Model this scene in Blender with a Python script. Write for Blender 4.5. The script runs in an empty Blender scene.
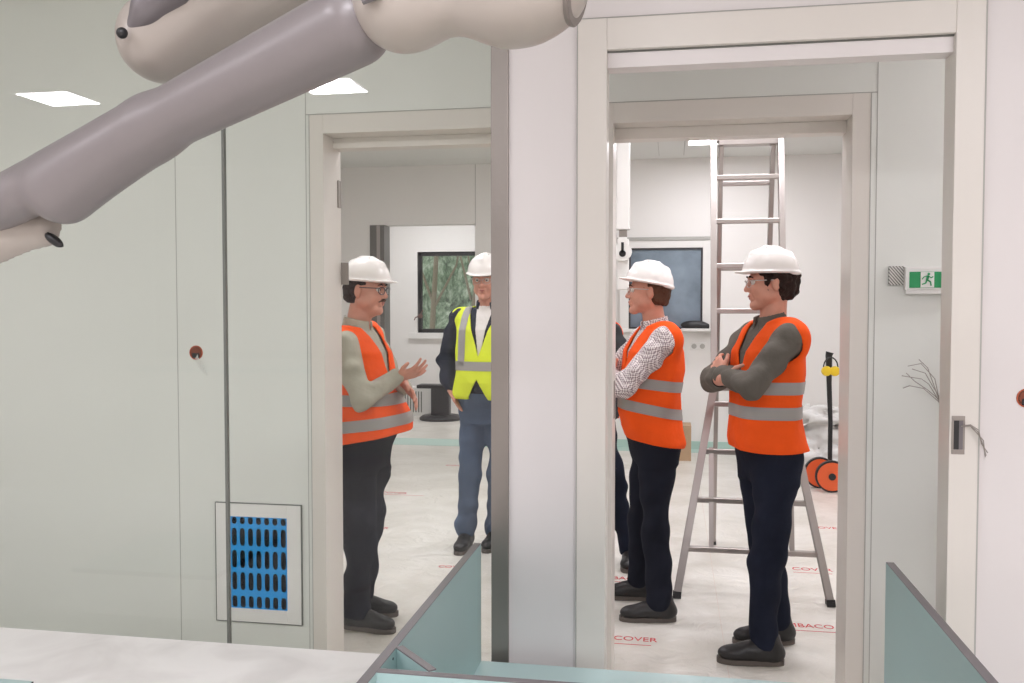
import bpy, bmesh, math, random
import numpy as np
from mathutils import Vector, Matrix
random.seed(4)
SC = bpy.context.scene
COL = SC.collection
R = math.radians

# ---------------------------------------------------------------- camera
CAM_H = 1.56
FOC = 900.0                                   # focal length in pixels of a 1024 wide frame
YAW = math.atan(160 / 900.0)
PITCH = math.atan(33.5 / 900.0)
cam = bpy.data.cameras.new('camera')
cam.sensor_width = 36.0
cam.lens = 36.0 * FOC / 1024.0
cam.clip_start = 0.02
cam_o = bpy.data.objects.new('camera', cam)
COL.objects.link(cam_o)
cam_o.location = (0, 0, CAM_H)
cam_o.rotation_euler = (math.pi / 2 - PITCH, 0, YAW)
SC.camera = cam_o

# ---------------------------------------------------------------- view, world
SC.view_settings.view_transform = 'Standard'
SC.view_settings.look = 'None'
SC.view_settings.exposure = 0.0
SC.view_settings.gamma = 1.0
SC.view_settings.use_curve_mapping = False
world = bpy.data.worlds.new('world')
SC.world = world
world.use_nodes = True
world.node_tree.nodes['Background'].inputs[0].default_value = (0.95, 0.93, 0.88, 1)
world.node_tree.nodes['Background'].inputs[1].default_value = 1.6

# light levels of the ceiling panels (watts of the lamp behind each diffuser)
LAMP_NEAR, LAMP_CORR, LAMP_ROOM, LAMP_FAR = 42, 23, 14.5, 23
WARM = (1.0, 0.98, 1.04)

# planes of the place
YA, YA2 = 2.66, 2.74          # glass wall of the near room
YB, YB2 = 3.50, 3.68          # wall of the next room
YD, YD2 = 10.1, 10.3          # far wall
YE = 13.0                     # wall behind the far opening
CEIL = 3.2
XL, XR = -5.6, 3.2


# ---------------------------------------------------------------- materials
def mat(name, col, rough=0.6, metal=0.0, spec=0.5, emit=None, estr=0.0, bump=None, var=None, coat=0.0):
    m = bpy.data.materials.new(name)
    m.use_nodes = True
    nt = m.node_tree
    b = nt.nodes['Principled BSDF']
    b.inputs['Base Color'].default_value = (*col, 1)
    b.inputs['Roughness'].default_value = rough
    b.inputs['Metallic'].default_value = metal
    b.inputs['Specular IOR Level'].default_value = spec
    b.inputs['Coat Weight'].default_value = coat
    if emit:
        b.inputs['Emission Color'].default_value = (*emit, 1)
        b.inputs['Emission Strength'].default_value = estr
    tc = nt.nodes.new('ShaderNodeTexCoord')
    if var:                                       # (scale, amount)
        n = nt.nodes.new('ShaderNodeTexNoise')
        n.inputs['Scale'].default_value = var[0]
        n.inputs['Detail'].default_value = 4
        nt.links.new(tc.outputs['Object'], n.inputs['Vector'])
        r = nt.nodes.new('ShaderNodeMapRange')
        r.inputs[1].default_value = 0.3
        r.inputs[2].default_value = 0.7
        r.inputs[3].default_value = 1 - var[1]
        r.inputs[4].default_value = 1 + var[1]
        nt.links.new(n.outputs['Fac'], r.inputs[0])
        mx = nt.nodes.new('ShaderNodeVectorMath')
        mx.operation = 'SCALE'
        mx.inputs[0].default_value = col
        nt.links.new(r.outputs[0], mx.inputs['Scale'])
        nt.links.new(mx.outputs[0], b.inputs['Base Color'])
    if bump:                                      # (scale, strength)
        n = nt.nodes.new('ShaderNodeTexNoise')
        n.inputs['Scale'].default_value = bump[0]
        n.inputs['Detail'].default_value = 5
        nt.links.new(tc.outputs['Object'], n.inputs['Vector'])
        bp = nt.nodes.new('ShaderNodeBump')
        bp.inputs['Strength'].default_value = bump[1]
        bp.inputs['Distance'].default_value = 0.01
        nt.links.new(n.outputs['Fac'], bp.inputs['Height'])
        nt.links.new(bp.outputs[0], b.inputs['Normal'])
    return m


def srgb(r, g, b):
    f = lambda c: (c / 255) / 12.92 if c / 255 <= 0.04045 else ((c / 255 + 0.055) / 1.055) ** 2.4
    return (f(r), f(g), f(b))


M_WALL_A = mat('white wall panel', srgb(224, 218, 216), 0.38, var=(1.5, 0.01))
M_WALL_B = mat('white steel wall panel', srgb(227, 228, 222), 0.35, var=(1.3, 0.012))
M_FRAME = mat('door frame paint', srgb(222, 216, 208), 0.35)
M_WALL_D = mat('far wall paint', srgb(236, 233, 229), 0.6)
M_SEAM = mat('panel seam', srgb(176, 174, 168), 0.6)
M_SEAM_DARK = mat('glass joint', srgb(110, 112, 106), 0.5)
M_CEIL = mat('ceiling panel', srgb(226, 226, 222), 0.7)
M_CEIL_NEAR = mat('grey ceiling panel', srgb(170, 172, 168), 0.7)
M_STEEL = mat('brushed steel', srgb(150, 143, 137), 0.38, 0.75, bump=(60, 0.05))
M_DARKSTEEL = mat('dark steel jamb', srgb(120, 117, 114), 0.35, 0.6)
M_ALU = mat('aluminium', srgb(172, 164, 160), 0.33, 0.85)
M_TEAL = mat('teal laminate', srgb(164, 190, 188), 0.35, var=(3, 0.02))
M_TEALTOP = mat('pale teal laminate', srgb(182, 206, 205), 0.3, var=(3, 0.02))
M_EDGE = mat('grey edge banding', srgb(112, 106, 108), 0.4)
M_EDGE_D = mat('black edge banding', srgb(52, 50, 54), 0.4)
M_TEALFLOOR = mat('teal floor skirting', srgb(184, 210, 200), 0.4)
M_BLACK = mat('black plastic', srgb(34, 33, 34), 0.45)
M_WHITEPL = mat('white plastic', srgb(232, 230, 226), 0.35)
M_ARM_GREY = mat('arm grey lacquer', srgb(124, 117, 117), 0.36, spec=0.5)
M_ARM_CREAM = mat('arm cream cover', srgb(165, 156, 148), 0.28, spec=0.5)
M_ARM_SEAM = mat('arm seam', srgb(120, 112, 106), 0.5)
M_ORANGE = mat('hi-vis orange cloth', srgb(250, 92, 30), 0.75, spec=0.15, var=(7, 0.05), bump=(13, 0.8))
M_YELLOW = mat('hi-vis yellow cloth', srgb(224, 238, 62), 0.75, spec=0.15, var=(7, 0.04), bump=(13, 0.8))
M_TAPE = mat('reflective tape', srgb(158, 154, 150), 0.5)
M_SKIN = mat('skin', srgb(206, 146, 124), 0.5, var=(30, 0.06))
M_LIP = mat('lips', srgb(170, 100, 90), 0.5)
M_HELMET = mat('white helmet shell', srgb(240, 234, 230), 0.25)
M_HAIR_D = mat('dark brown hair', srgb(48, 36, 32), 0.7, spec=0.15, bump=(70, 1.0))
M_HAIR_B = mat('brown hair', srgb(92, 64, 50), 0.7, spec=0.15, bump=(70, 0.8))
M_HAIR_G = mat('grey hair', srgb(150, 140, 132), 0.7, bump=(70, 0.8))
M_EYE = mat('eye white', srgb(220, 214, 208), 0.3)
M_IRIS = mat('iris', srgb(50, 40, 34), 0.3)
M_LENS = None
M_SHOE = mat('black leather', srgb(34, 32, 32), 0.42, bump=(40, 0.3))
M_SOLE = mat('shoe sole', srgb(96, 88, 82), 0.6)
M_JEAN_N = mat('navy denim', srgb(30, 34, 48), 0.85, spec=0.15, var=(5, 0.25), bump=(40, 0.3))
M_JEAN_B = mat('blue denim', srgb(84, 98, 120), 0.85, spec=0.15, var=(5, 0.2), bump=(40, 0.3))
M_TROUSER = mat('black trousers cloth', srgb(30, 32, 42), 0.85, spec=0.15, var=(5, 0.15), bump=(20, 0.3))
M_SHIRT_BEIGE = mat('beige grey shirt', srgb(176, 172, 156), 0.85, spec=0.15, bump=(15, 0.9))
M_SHIRT_GREY = mat('dark grey shirt', srgb(104, 99, 92), 0.85, spec=0.15, bump=(15, 0.9))
M_SHIRT_WHITE = mat('white shirt', srgb(226, 220, 216), 0.85, spec=0.15, bump=(15, 0.9))
M_JACKET = mat('navy jacket', srgb(40, 44, 56), 0.85, spec=0.15, bump=(15, 0.9))
M_CARD = mat('cardboard', srgb(180, 152, 122), 0.8, var=(6, 0.05))
M_BLUE = mat('blue grille', srgb(30, 152, 226), 0.5)
M_HOLE = mat('dark void', srgb(20, 30, 50), 0.9, spec=0.1)
M_GREEN = mat('exit sign green', srgb(44, 150, 92), 0.5)
M_SOCKET = mat('orange socket box', srgb(190, 92, 58), 0.6)
M_WIRE = mat('grey wire', srgb(150, 141, 134), 0.5)
M_RED = mat('red print', srgb(206, 60, 66), 0.6)
M_REEL = mat('orange reel disc', srgb(226, 96, 48), 0.5)
M_YELP = mat('yellow plastic', srgb(232, 196, 40), 0.45)
M_WRAP = mat('clear plastic wrap', srgb(214, 212, 208), 0.25, bump=(14, 1.0))
M_PAPER = mat('off white paper', srgb(222, 210, 200), 0.7)
M_LAMP = mat('lamp diffuser', (1, 1, 1), 0.5, emit=WARM, estr=9.0)


def check_material():
    m = mat('small check shirt cloth', (0.7, 0.68, 0.68), 0.85)
    nt = m.node_tree
    b = nt.nodes['Principled BSDF']
    tc = nt.nodes.new('ShaderNodeTexCoord')
    mp = nt.nodes.new('ShaderNodeMapping')
    mp.inputs['Rotation'].default_value = (0.5, 0.7, 0.4)
    ck = nt.nodes.new('ShaderNodeTexChecker')
    ck.inputs['Scale'].default_value = 120
    ck.inputs[1].default_value = (*srgb(236, 228, 226), 1)
    ck.inputs[2].default_value = (*srgb(150, 134, 138), 1)
    nt.links.new(tc.outputs['Object'], mp.inputs[0])
    nt.links.new(mp.outputs[0], ck.inputs[0])
    nt.links.new(ck.outputs[0], b.inputs['Base Color'])
    return m


M_CHECK = check_material()


def glass_material(name, tint, ior=1.5, rough=0.0):
    m = bpy.data.materials.new(name)
    m.use_nodes = True
    nt = m.node_tree
    nt.nodes.clear()
    out = nt.nodes.new('ShaderNodeOutputMaterial')
    tr = nt.nodes.new('ShaderNodeBsdfTransparent')
    tr.inputs[0].default_value = (*tint, 1)
    gl = nt.nodes.new('ShaderNodeBsdfGlossy')
    gl.inputs['Roughness'].default_value = rough
    fr = nt.nodes.new('ShaderNodeFresnel')
    fr.inputs[0].default_value = ior
    mx = nt.nodes.new('ShaderNodeMixShader')
    geo = nt.nodes.new('ShaderNodeNewGeometry')
    ou = nt.nodes.new('ShaderNodeMath')              # only the outer faces mirror
    ou.operation = 'SUBTRACT'
    ou.inputs[0].default_value = 1.0
    ou.use_clamp = True
    nt.links.new(geo.outputs['Backfacing'], ou.inputs[1])
    mu = nt.nodes.new('ShaderNodeMath')
    mu.operation = 'MULTIPLY'
    nt.links.new(ou.outputs[0], mu.inputs[0])
    nt.links.new(fr.outputs[0], mu.inputs[1])
    nt.links.new(mu.outputs[0], mx.inputs[0])
    nt.links.new(tr.outputs[0], mx.inputs[1])
    nt.links.new(gl.outputs[0], mx.inputs[2])
    nt.links.new(mx.outputs[0], out.inputs[0])
    return m


M_GLASS = glass_material('partition glass', (0.98, 0.99, 0.978), 1.5)
M_LENS = glass_material('spectacle lens', (0.93, 0.93, 0.92), 1.45)


def floor_material():
    m = mat('protective floor foil', srgb(222, 218, 208), 0.3)
    nt = m.node_tree
    b = nt.nodes['Principled BSDF']
    tc = nt.nodes.new('ShaderNodeTexCoord')
    n = nt.nodes.new('ShaderNodeTexNoise')
    n.inputs['Scale'].default_value = 2.2
    n.inputs['Detail'].default_value = 6
    n.inputs['Distortion'].default_value = 1.2
    nt.links.new(tc.outputs['Object'], n.inputs['Vector'])
    cr = nt.nodes.new('ShaderNodeValToRGB')
    cr.color_ramp.elements[0].position = 0.3
    cr.color_ramp.elements[0].color = (*srgb(212, 207, 196), 1)
    cr.color_ramp.elements[1].position = 0.65
    cr.color_ramp.elements[1].color = (*srgb(230, 226, 218), 1)
    nt.links.new(n.outputs['Fac'], cr.inputs[0])
    nt.links.new(cr.outputs[0], b.inputs['Base Color'])
    n2 = nt.nodes.new('ShaderNodeTexNoise')
    n2.inputs['Scale'].default_value = 5
    n2.inputs['Detail'].default_value = 8
    n2.inputs['Distortion'].default_value = 2.5
    nt.links.new(tc.outputs['Object'], n2.inputs['Vector'])
    bp = nt.nodes.new('ShaderNodeBump')
    bp.inputs['Strength'].default_value = 0.6
    bp.inputs['Distance'].default_value = 0.02
    nt.links.new(n2.outputs['Fac'], bp.inputs['Height'])
    nt.links.new(bp.outputs[0], b.inputs['Normal'])
    return m


M_FLOOR = floor_material()


def marble_material():
    m = mat('white worktop cover', srgb(226, 221, 216), 0.4)
    nt = m.node_tree
    b = nt.nodes['Principled BSDF']
    tc = nt.nodes.new('ShaderNodeTexCoord')
    n = nt.nodes.new('ShaderNodeTexNoise')
    n.inputs['Scale'].default_value = 3.5
    n.inputs['Detail'].default_value = 8
    n.inputs['Distortion'].default_value = 0.8
    nt.links.new(tc.outputs['Object'], n.inputs['Vector'])
    cr = nt.nodes.new('ShaderNodeValToRGB')
    cr.color_ramp.elements[0].position = 0.35
    cr.color_ramp.elements[0].color = (*srgb(230, 226, 223), 1)
    cr.color_ramp.elements[1].position = 0.55
    cr.color_ramp.elements[1].color = (*srgb(246, 243, 240), 1)
    nt.links.new(n.outputs['Fac'], cr.inputs[0])
    nt.links.new(cr.outputs[0], b.inputs['Base Color'])
    return m


M_MARBLE = marble_material()


def outside_material():
    """woods seen outside the far window, as daylight coming through the pane"""
    m = bpy.data.materials.new('wooded bank')
    m.use_nodes = True
    nt = m.node_tree
    b = nt.nodes['Principled BSDF']
    tc = nt.nodes.new('ShaderNodeTexCoord')
    mp = nt.nodes.new('ShaderNodeMapping')
    mp.inputs['Scale'].default_value = (5, 5, 1.6)
    n = nt.nodes.new('ShaderNodeTexNoise')
    n.inputs['Scale'].default_value = 1.6
    n.inputs['Detail'].default_value = 10
    n.inputs['Roughness'].default_value = 0.75
    nt.links.new(tc.outputs['Object'], mp.inputs[0])
    nt.links.new(mp.outputs[0], n.inputs['Vector'])
    cr = nt.nodes.new('ShaderNodeValToRGB')
    e = cr.color_ramp.elements
    e[0].position = 0.36
    e[0].color = (*srgb(48, 56, 52), 1)
    e[1].position = 0.68
    e[1].color = (*srgb(176, 184, 176), 1)
    k = e.new(0.5)
    k.color = (*srgb(104, 122, 104), 1)
    nt.links.new(n.outputs['Fac'], cr.inputs[0])
    nt.links.new(cr.outputs[0], b.inputs['Base Color'])
    b.inputs['Roughness'].default_value = 0.9
    return m


M_WOODS = outside_material()


def hatch_material():
    m = mat('hatched label paper', (0.7, 0.7, 0.68), 0.6)
    nt = m.node_tree
    b = nt.nodes['Principled BSDF']
    tc = nt.nodes.new('ShaderNodeTexCoord')
    mp = nt.nodes.new('ShaderNodeMapping')
    mp.inputs['Rotation'].default_value = (0, R(40), 0)
    w = nt.nodes.new('ShaderNodeTexWave')
    w.inputs['Scale'].default_value = 38
    nt.links.new(tc.outputs['Object'], mp.inputs[0])
    nt.links.new(mp.outputs[0], w.inputs[0])
    cr = nt.nodes.new('ShaderNodeValToRGB')
    cr.color_ramp.elements[0].position = 0.3
    cr.color_ramp.elements[0].color = (*srgb(110, 108, 104), 1)
    cr.color_ramp.elements[1].position = 0.5
    cr.color_ramp.elements[1].color = (*srgb(214, 212, 206), 1)
    nt.links.new(w.outputs[0], cr.inputs[0])
    nt.links.new(cr.outputs[0], b.inputs['Base Color'])
    return m


M_HATCH = hatch_material()


# ---------------------------------------------------------------- object helpers
def link(name, me, parent=None, m=None, loc=None):
    o = bpy.data.objects.new(name, me)
    COL.objects.link(o)
    if m is not None:
        me.materials.append(m)
    if parent is not None:
        o.parent = parent
    if loc is not None:
        o.location = loc
    return o


def empty(name, loc=(0, 0, 0), rz=0.0):
    o = bpy.data.objects.new(name, None)
    COL.objects.link(o)
    o.location = loc
    o.rotation_euler = (0, 0, rz)
    o.empty_display_size = 0.05
    return o


def tag(o, label, cat, group=None):
    o['label'] = label
    o['category'] = cat
    if group:
        o['group'] = group
    return o


def struct(o, label=None):
    o['kind'] = 'structure'
    if label:
        o['label'] = label
    return o


class MB:
    """collects shapes into one mesh object"""
    def __init__(s):
        s.bm = bmesh.new()

    def box(s, x, y, z, bev=0.0):
        r = bmesh.ops.create_cube(s.bm, size=1.0)
        vs = r['verts']
        for v in vs:
            v.co = Vector(((x[0] + x[1]) / 2 + v.co.x * (x[1] - x[0]),
                           (y[0] + y[1]) / 2 + v.co.y * (y[1] - y[0]),
                           (z[0] + z[1]) / 2 + v.co.z * (z[1] - z[0])))
        if bev:
            es = list({e for v in vs for e in v.link_edges})
            bmesh.ops.bevel(s.bm, geom=es, offset=bev, segments=2, affect='EDGES', profile=0.5)
        return s

    def bar(s, a, b, w, h, up=(0, 0, 1), bev=0.0):
        """square bar from a to b, w across, h along up"""
        a, b = Vector(a), Vector(b)
        d = (b - a)
        L = d.length
        d.normalize()
        u = Vector(up)
        u = (u - d * u.dot(d)).normalized()
        r = u.cross(d)
        g = bmesh.ops.create_cube(s.bm, size=1.0)['verts']
        c = (a + b) / 2
        for v in g:
            v.co = c + d * (v.co.x * L) + r * (v.co.y * w) + u * (v.co.z * h)
        if bev:
            es = list({e for v in g for e in v.link_edges})
            bmesh.ops.bevel(s.bm, geom=es, offset=bev, segments=2, affect='EDGES', profile=0.5)
        return s

    def tube(s, pts, r, seg=10, close=False):
        pts = [Vector(p) for p in pts]
        n = len(pts)
        rings = []
        prev = None
        for i, p in enumerate(pts):
            if close:
                t = pts[(i + 1) % n] - pts[i - 1]
            else:
                t = pts[min(i + 1, n - 1)] - pts[max(i - 1, 0)]
            t.normalize()
            if prev is None:
                a = Vector((0, 0, 1)) if abs(t.z) < 0.9 else Vector((1, 0, 0))
                u = (a - t * a.dot(t)).normalized()
            else:
                u = (prev - t * prev.dot(t)).normalized()
            prev = u
            w = t.cross(u)
            rr = r[i] if isinstance(r, (list, tuple)) else r
            rings.append([s.bm.verts.new(p + u * (rr * math.cos(2 * math.pi * k / seg)) + w * (rr * math.sin(2 * math.pi * k / seg))) for k in range(seg)])
        m = n if close else n - 1
        for i in range(m):
            A, B = rings[i], rings[(i + 1) % n]
            for k in range(seg):
                s.bm.faces.new((A[k], A[(k + 1) % seg], B[(k + 1) % seg], B[k]))
        if not close:
            s.bm.faces.new(list(reversed(rings[0])))
            s.bm.faces.new(rings[-1])
        return s

    def lathe(s, c, prof, seg=24, axis='Z'):
        """profile of (radius, height) turned about an axis through c"""
        rings = []
        for (rad, h) in prof:
            ring = []
            for k in range(seg):
                a = 2 * math.pi * k / seg
                u, w = rad * math.cos(a), rad * math.sin(a)
                p = {'Z': (u, w, h), 'Y': (u, h, -w), 'X': (h, u, w)}[axis]
                ring.append(s.bm.verts.new(Vector(c) + Vector(p)))
            rings.append(ring)
        for A, B in zip(rings, rings[1:]):
            for k in range(seg):
                s.bm.faces.new((A[k], A[(k + 1) % seg], B[(k + 1) % seg], B[k]))
        s.bm.faces.new(list(reversed(rings[0])))
        s.bm.faces.new(rings[-1])
        return s

    def prism(s, poly, z0, z1, plane='XY'):
        f = {'XY': lambda a, b, c: (a, b, c), 'XZ': lambda a, b, c: (a, c, b), 'YZ': lambda a, b, c: (c, a, b)}[plane]
        A = [s.bm.verts.new(f(a, b, z0)) for a, b in poly]
        B = [s.bm.verts.new(f(a, b, z1)) for a, b in poly]
        n = len(poly)
        s.bm.faces.new(list(reversed(A)))
        s.bm.faces.new(B)
        for k in range(n):
            s.bm.faces.new((A[k], A[(k + 1) % n], B[(k + 1) % n], B[k]))
        return s

    def build(s, name, m, parent=None, smooth=False, loc=None):
        bmesh.ops.recalc_face_normals(s.bm, faces=s.bm.faces[:])
        if loc is not None:
            bmesh.ops.translate(s.bm, vec=-Vector(loc), verts=s.bm.verts[:])
        me = bpy.data.meshes.new(name)
        s.bm.to_mesh(me)
        s.bm.free()
        if smooth:
            me.shade_smooth()
            me.set_sharp_from_angle(angle=R(40))
        return link(name, me, parent, m, loc)


# ---------------------------------------------------------------- implicit surfaces
class Vol:
    FAR = 0.09

    def __init__(s, lo, hi, h):
        s.lo = np.array(lo, float)
        s.h = h
        s.n = np.ceil((np.array(hi, float) - s.lo) / h).astype(int) + 1
        s.F = np.full(s.n, s.FAR, np.float32)

    def win(s, lo, hi, pad):
        a = np.floor((np.array(lo) - pad - s.lo) / s.h).astype(int)
        b = np.ceil((np.array(hi) + pad - s.lo) / s.h).astype(int) + 1
        a = np.clip(a, 0, s.n)
        b = np.clip(b, 0, s.n)
        if (b <= a).any():
            return None
        ax = [(s.lo[i] + s.h * np.arange(a[i], b[i])).astype(np.float32) for i in range(3)]
        return (slice(a[0], b[0]), slice(a[1], b[1]), slice(a[2], b[2])), ax[0][:, None, None], ax[1][None, :, None], ax[2][None, None, :]

    def add(s, prim, k=0.02, grow=0.0):
        f, lo, hi = prim
        w = s.win(lo, hi, 0.05 + k + grow)
        if w is None:
            return s
        sl, X, Y, Z = w
        d = f(X, Y, Z) - grow
        g = s.F[sl]
        if k > 0:
            hh = np.clip(0.5 + 0.5 * (g - d) / k, 0, 1)
            s.F[sl] = g * (1 - hh) + d * hh - k * hh * (1 - hh)
        else:
            s.F[sl] = np.minimum(g, d)
        return s

    def sub(s, prim, k=0.005):
        f, lo, hi = prim
        w = s.win(lo, hi, 0.02 + k)
        if w is None:
            return s
        sl, X, Y, Z = w
        d = -f(X, Y, Z)
        g = s.F[sl]
        hh = np.clip(0.5 - 0.5 * (g - d) / k, 0, 1)
        s.F[sl] = g * (1 - hh) + d * hh + k * hh * (1 - hh)
        return s

    def axes(s):
        ax = [(s.lo[i] + s.h * np.arange(s.n[i])).astype(np.float32) for i in range(3)]
        return ax[0][:, None, None], ax[1][None, :, None], ax[2][None, None, :]

    def cut(s, fn):
        """intersect with the half space fn <= 0 (fn in metres)"""
        X, Y, Z = s.axes()
        s.F = np.maximum(s.F, fn(X, Y, Z)).astype(np.float32)
        return s

    def shell(s, t):
        s.F = np.maximum(s.F, -(s.F + t))
        return s

    def noise(s, amp, freq, seed, squash=(1, 1, 1), mask=None):
        rs = np.random.RandomState(seed)
        X, Y, Z = s.axes()
        N = np.zeros(s.n, np.float32)
        for i in range(7):
            v = rs.normal(size=3)
            v = v / np.linalg.norm(v) * freq * rs.uniform(0.6, 1.6) * np.array(squash)
            ph = rs.uniform(0, 6.28)
            v2 = rs.normal(size=3) * freq * 0.3
            N += np.sin(v[0] * X + v[1] * Y + v[2] * Z + ph + 1.2 * np.sin(v2[0] * X + v2[1] * Y + v2[2] * Z))
        if mask is not None:
            N = N * np.clip(mask(X, Y, Z), 0, 1)
        s.F = (s.F + N * np.float32(amp / 2.2)).astype(np.float32)
        return s

    def mesh(s, name):
        F = s.F
        F[0], F[-1] = s.FAR, s.FAR
        F[:, 0], F[:, -1] = s.FAR, s.FAR
        F[:, :, 0], F[:, :, -1] = s.FAR, s.FAR
        S = F < 0
        nx, ny, nz = S.shape
        cnt = np.zeros((nx - 1, ny - 1, nz - 1), np.int8)
        for i in (0, 1):
            for j in (0, 1):
                for k in (0, 1):
                    cnt += S[i:nx - 1 + i, j:ny - 1 + j, k:nz - 1 + k]
        act = (cnt > 0) & (cnt < 8)
        idx = np.argwhere(act)
        vid = np.full(act.shape, -1, np.int32)
        vid[act] = np.arange(len(idx))
        C = [(i, j, k) for i in (0, 1) for j in (0, 1) for k in (0, 1)]
        val = {c: F[idx[:, 0] + c[0], idx[:, 1] + c[1], idx[:, 2] + c[2]] for c in C}
        acc = np.zeros((len(idx), 3))
        num = np.zeros(len(idx))
        for c in C:
            for ax in range(3):
                if c[ax] == 0:
                    d = list(c)
                    d[ax] = 1
                    d = tuple(d)
                    f0, f1 = val[c], val[d]
                    m = (f0 < 0) != (f1 < 0)
                    t = np.where(m, f0 / np.where(m, f0 - f1, 1), 0)
                    for q in range(3):
                        acc[:, q] += m * (c[q] + (t if q == ax else 0))
                    num += m
        V = s.lo + s.h * (idx + acc / num[:, None])
        Q = []
        for ax in range(3):
            o = [a for a in range(3) if a != ax]
            sl0 = [slice(None)] * 3
            sl1 = [slice(None)] * 3
            sl0[ax] = slice(0, -1)
            sl1[ax] = slice(1, None)
            a, b = S[tuple(sl0)], S[tuple(sl1)]
            e = np.argwhere(a != b)
            if len(e) == 0:
                continue
            neg = a[e[:, 0], e[:, 1], e[:, 2]]
            def cell(du, dv):
                c = e.copy()
                c[:, o[0]] += du
                c[:, o[1]] += dv
                return vid[c[:, 0], c[:, 1], c[:, 2]]
            q = np.stack([cell(-1, -1), cell(0, -1), cell(0, 0), cell(-1, 0)], 1)
            flip = neg if ax != 1 else ~neg
            q[~flip] = q[~flip][:, ::-1]
            Q.append(q)
        Q = np.concatenate(Q)
        # one gentle smoothing pass
        for _ in range(2):
            A = np.zeros_like(V)
            n = np.zeros(len(V))
            for u, w in ((0, 1), (1, 2), (2, 3), (3, 0)):
                for p, r in ((u, w), (w, u)):
                    n += np.bincount(Q[:, p], minlength=len(V))
                    for q in range(3):
                        A[:, q] += np.bincount(Q[:, p], weights=V[Q[:, r], q], minlength=len(V))
            V = V * 0.5 + 0.5 * A / np.maximum(n, 1)[:, None]
        me = bpy.data.meshes.new(name)
        me.vertices.add(len(V))
        me.vertices.foreach_set('co', V.astype(np.float32).ravel())
        me.loops.add(Q.size)
        me.loops.foreach_set('vertex_index', Q.astype(np.int32).ravel())
        me.polygons.add(len(Q))
        me.polygons.foreach_set('loop_start', np.arange(0, Q.size, 4, dtype=np.int32))
        me.polygons.foreach_set('use_smooth', np.ones(len(Q), bool))
        me.update(calc_edges=True)
        me.validate()
        return me

    def build(s, name, m, parent=None):
        return link(name, s.mesh(name), parent, m)


def cone(a, b, ra, rb=None):
    a, b = np.array(a, float), np.array(b, float)
    rb = ra if rb is None else rb
    ab = b - a
    L2 = max(float(ab @ ab), 1e-9)

    def f(X, Y, Z):
        t = np.clip(((X - a[0]) * ab[0] + (Y - a[1]) * ab[1] + (Z - a[2]) * ab[2]) / L2, 0, 1)
        return np.sqrt((X - a[0] - t * ab[0]) ** 2 + (Y - a[1] - t * ab[1]) ** 2 + (Z - a[2] - t * ab[2]) ** 2) - (ra + (rb - ra) * t)
    r = max(ra, rb)
    return f, np.minimum(a, b) - r, np.maximum(a, b) + r


def elli(c, r, M=None):
    """ellipsoid, M 3x3 whose rows are its local axes"""
    c, r = np.array(c, float), np.array(r, float)
    M = np.eye(3) if M is None else np.array(M, float)

    def f(X, Y, Z):
        x, y, z = X - c[0], Y - c[1], Z - c[2]
        u = [(M[i][0] * x + M[i][1] * y + M[i][2] * z) for i in range(3)]
        k0 = np.sqrt(sum((u[i] / r[i]) ** 2 for i in range(3)))
        k1 = np.sqrt(sum((u[i] / r[i] ** 2) ** 2 for i in range(3)))
        return k0 * (k0 - 1) / np.maximum(k1, 1e-6)
    R_ = r.max()
    return f, c - R_, c + R_


def rbox(c, h, r, M=None):
    c, h = np.array(c, float), np.array(h, float)
    M = np.eye(3) if M is None else np.array(M, float)

    def f(X, Y, Z):
        x, y, z = X - c[0], Y - c[1], Z - c[2]
        q = [np.abs(M[i][0] * x + M[i][1] * y + M[i][2] * z) - (h[i] - r) for i in range(3)]
        out = np.sqrt(sum(np.maximum(v, 0) ** 2 for v in q))
        return out + np.minimum(np.maximum(q[0], np.maximum(q[1], q[2])), 0) - r
    R_ = np.linalg.norm(h)
    return f, c - R_, c + R_


def loft(st, p=2.4):
    """stack of (z, cx, cy, rx, ry)"""
    st = sorted(st)
    zs = np.array([q[0] for q in st])
    T = np.array(st)

    def f(X, Y, Z):
        cx, cy, rx, ry = [np.interp(Z, zs, T[:, i]).astype(np.float32) for i in (1, 2, 3, 4)]
        u = np.abs((X - cx) / rx) ** p + np.abs((Y - cy) / ry) ** p
        d = (u ** (1 / p) - 1) * np.minimum(rx, ry)
        return np.maximum(d, np.maximum(zs[0] - Z, Z - zs[-1]))
    w = max(T[:, 3].max(), T[:, 4].max()) + abs(T[:, 1:3]).max()
    return f, np.array([-w, -w, zs[0]]), np.array([w, w, zs[-1]])


# ---------------------------------------------------------------- the room
def seam(name, x, y, z, m=None):
    return struct(MB().box(x, y, z).build(name, m or M_SEAM))


fl = MB().box((XL, XR), (-3.7, YE), (-0.1, 0)).build('floor', M_FLOOR)
struct(fl)
# ceilings
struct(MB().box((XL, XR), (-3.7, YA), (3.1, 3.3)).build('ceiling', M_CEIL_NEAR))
struct(MB().box((XL, XR), (YA2, YB), (2.9, 3.3)).build('ceiling', M_CEIL))
cb = MB()
cb.box((XL, XR), (YB2, YE), (CEIL, CEIL + 0.1))
struct(cb.build('ceiling', M_CEIL))
# outer walls
struct(MB().box((XL - 0.1, XL), (-3.7, YE), (0, 3.3)).build('wall_left', M_WALL_A))
struct(MB().box((XR, XR + 0.1), (-3.7, YE), (0, 3.3)).build('wall_right', M_WALL_A))
struct(MB().box((XL, XR), (-3.8, -3.7), (0, 3.3)).build('wall_back', M_WALL_A))

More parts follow.
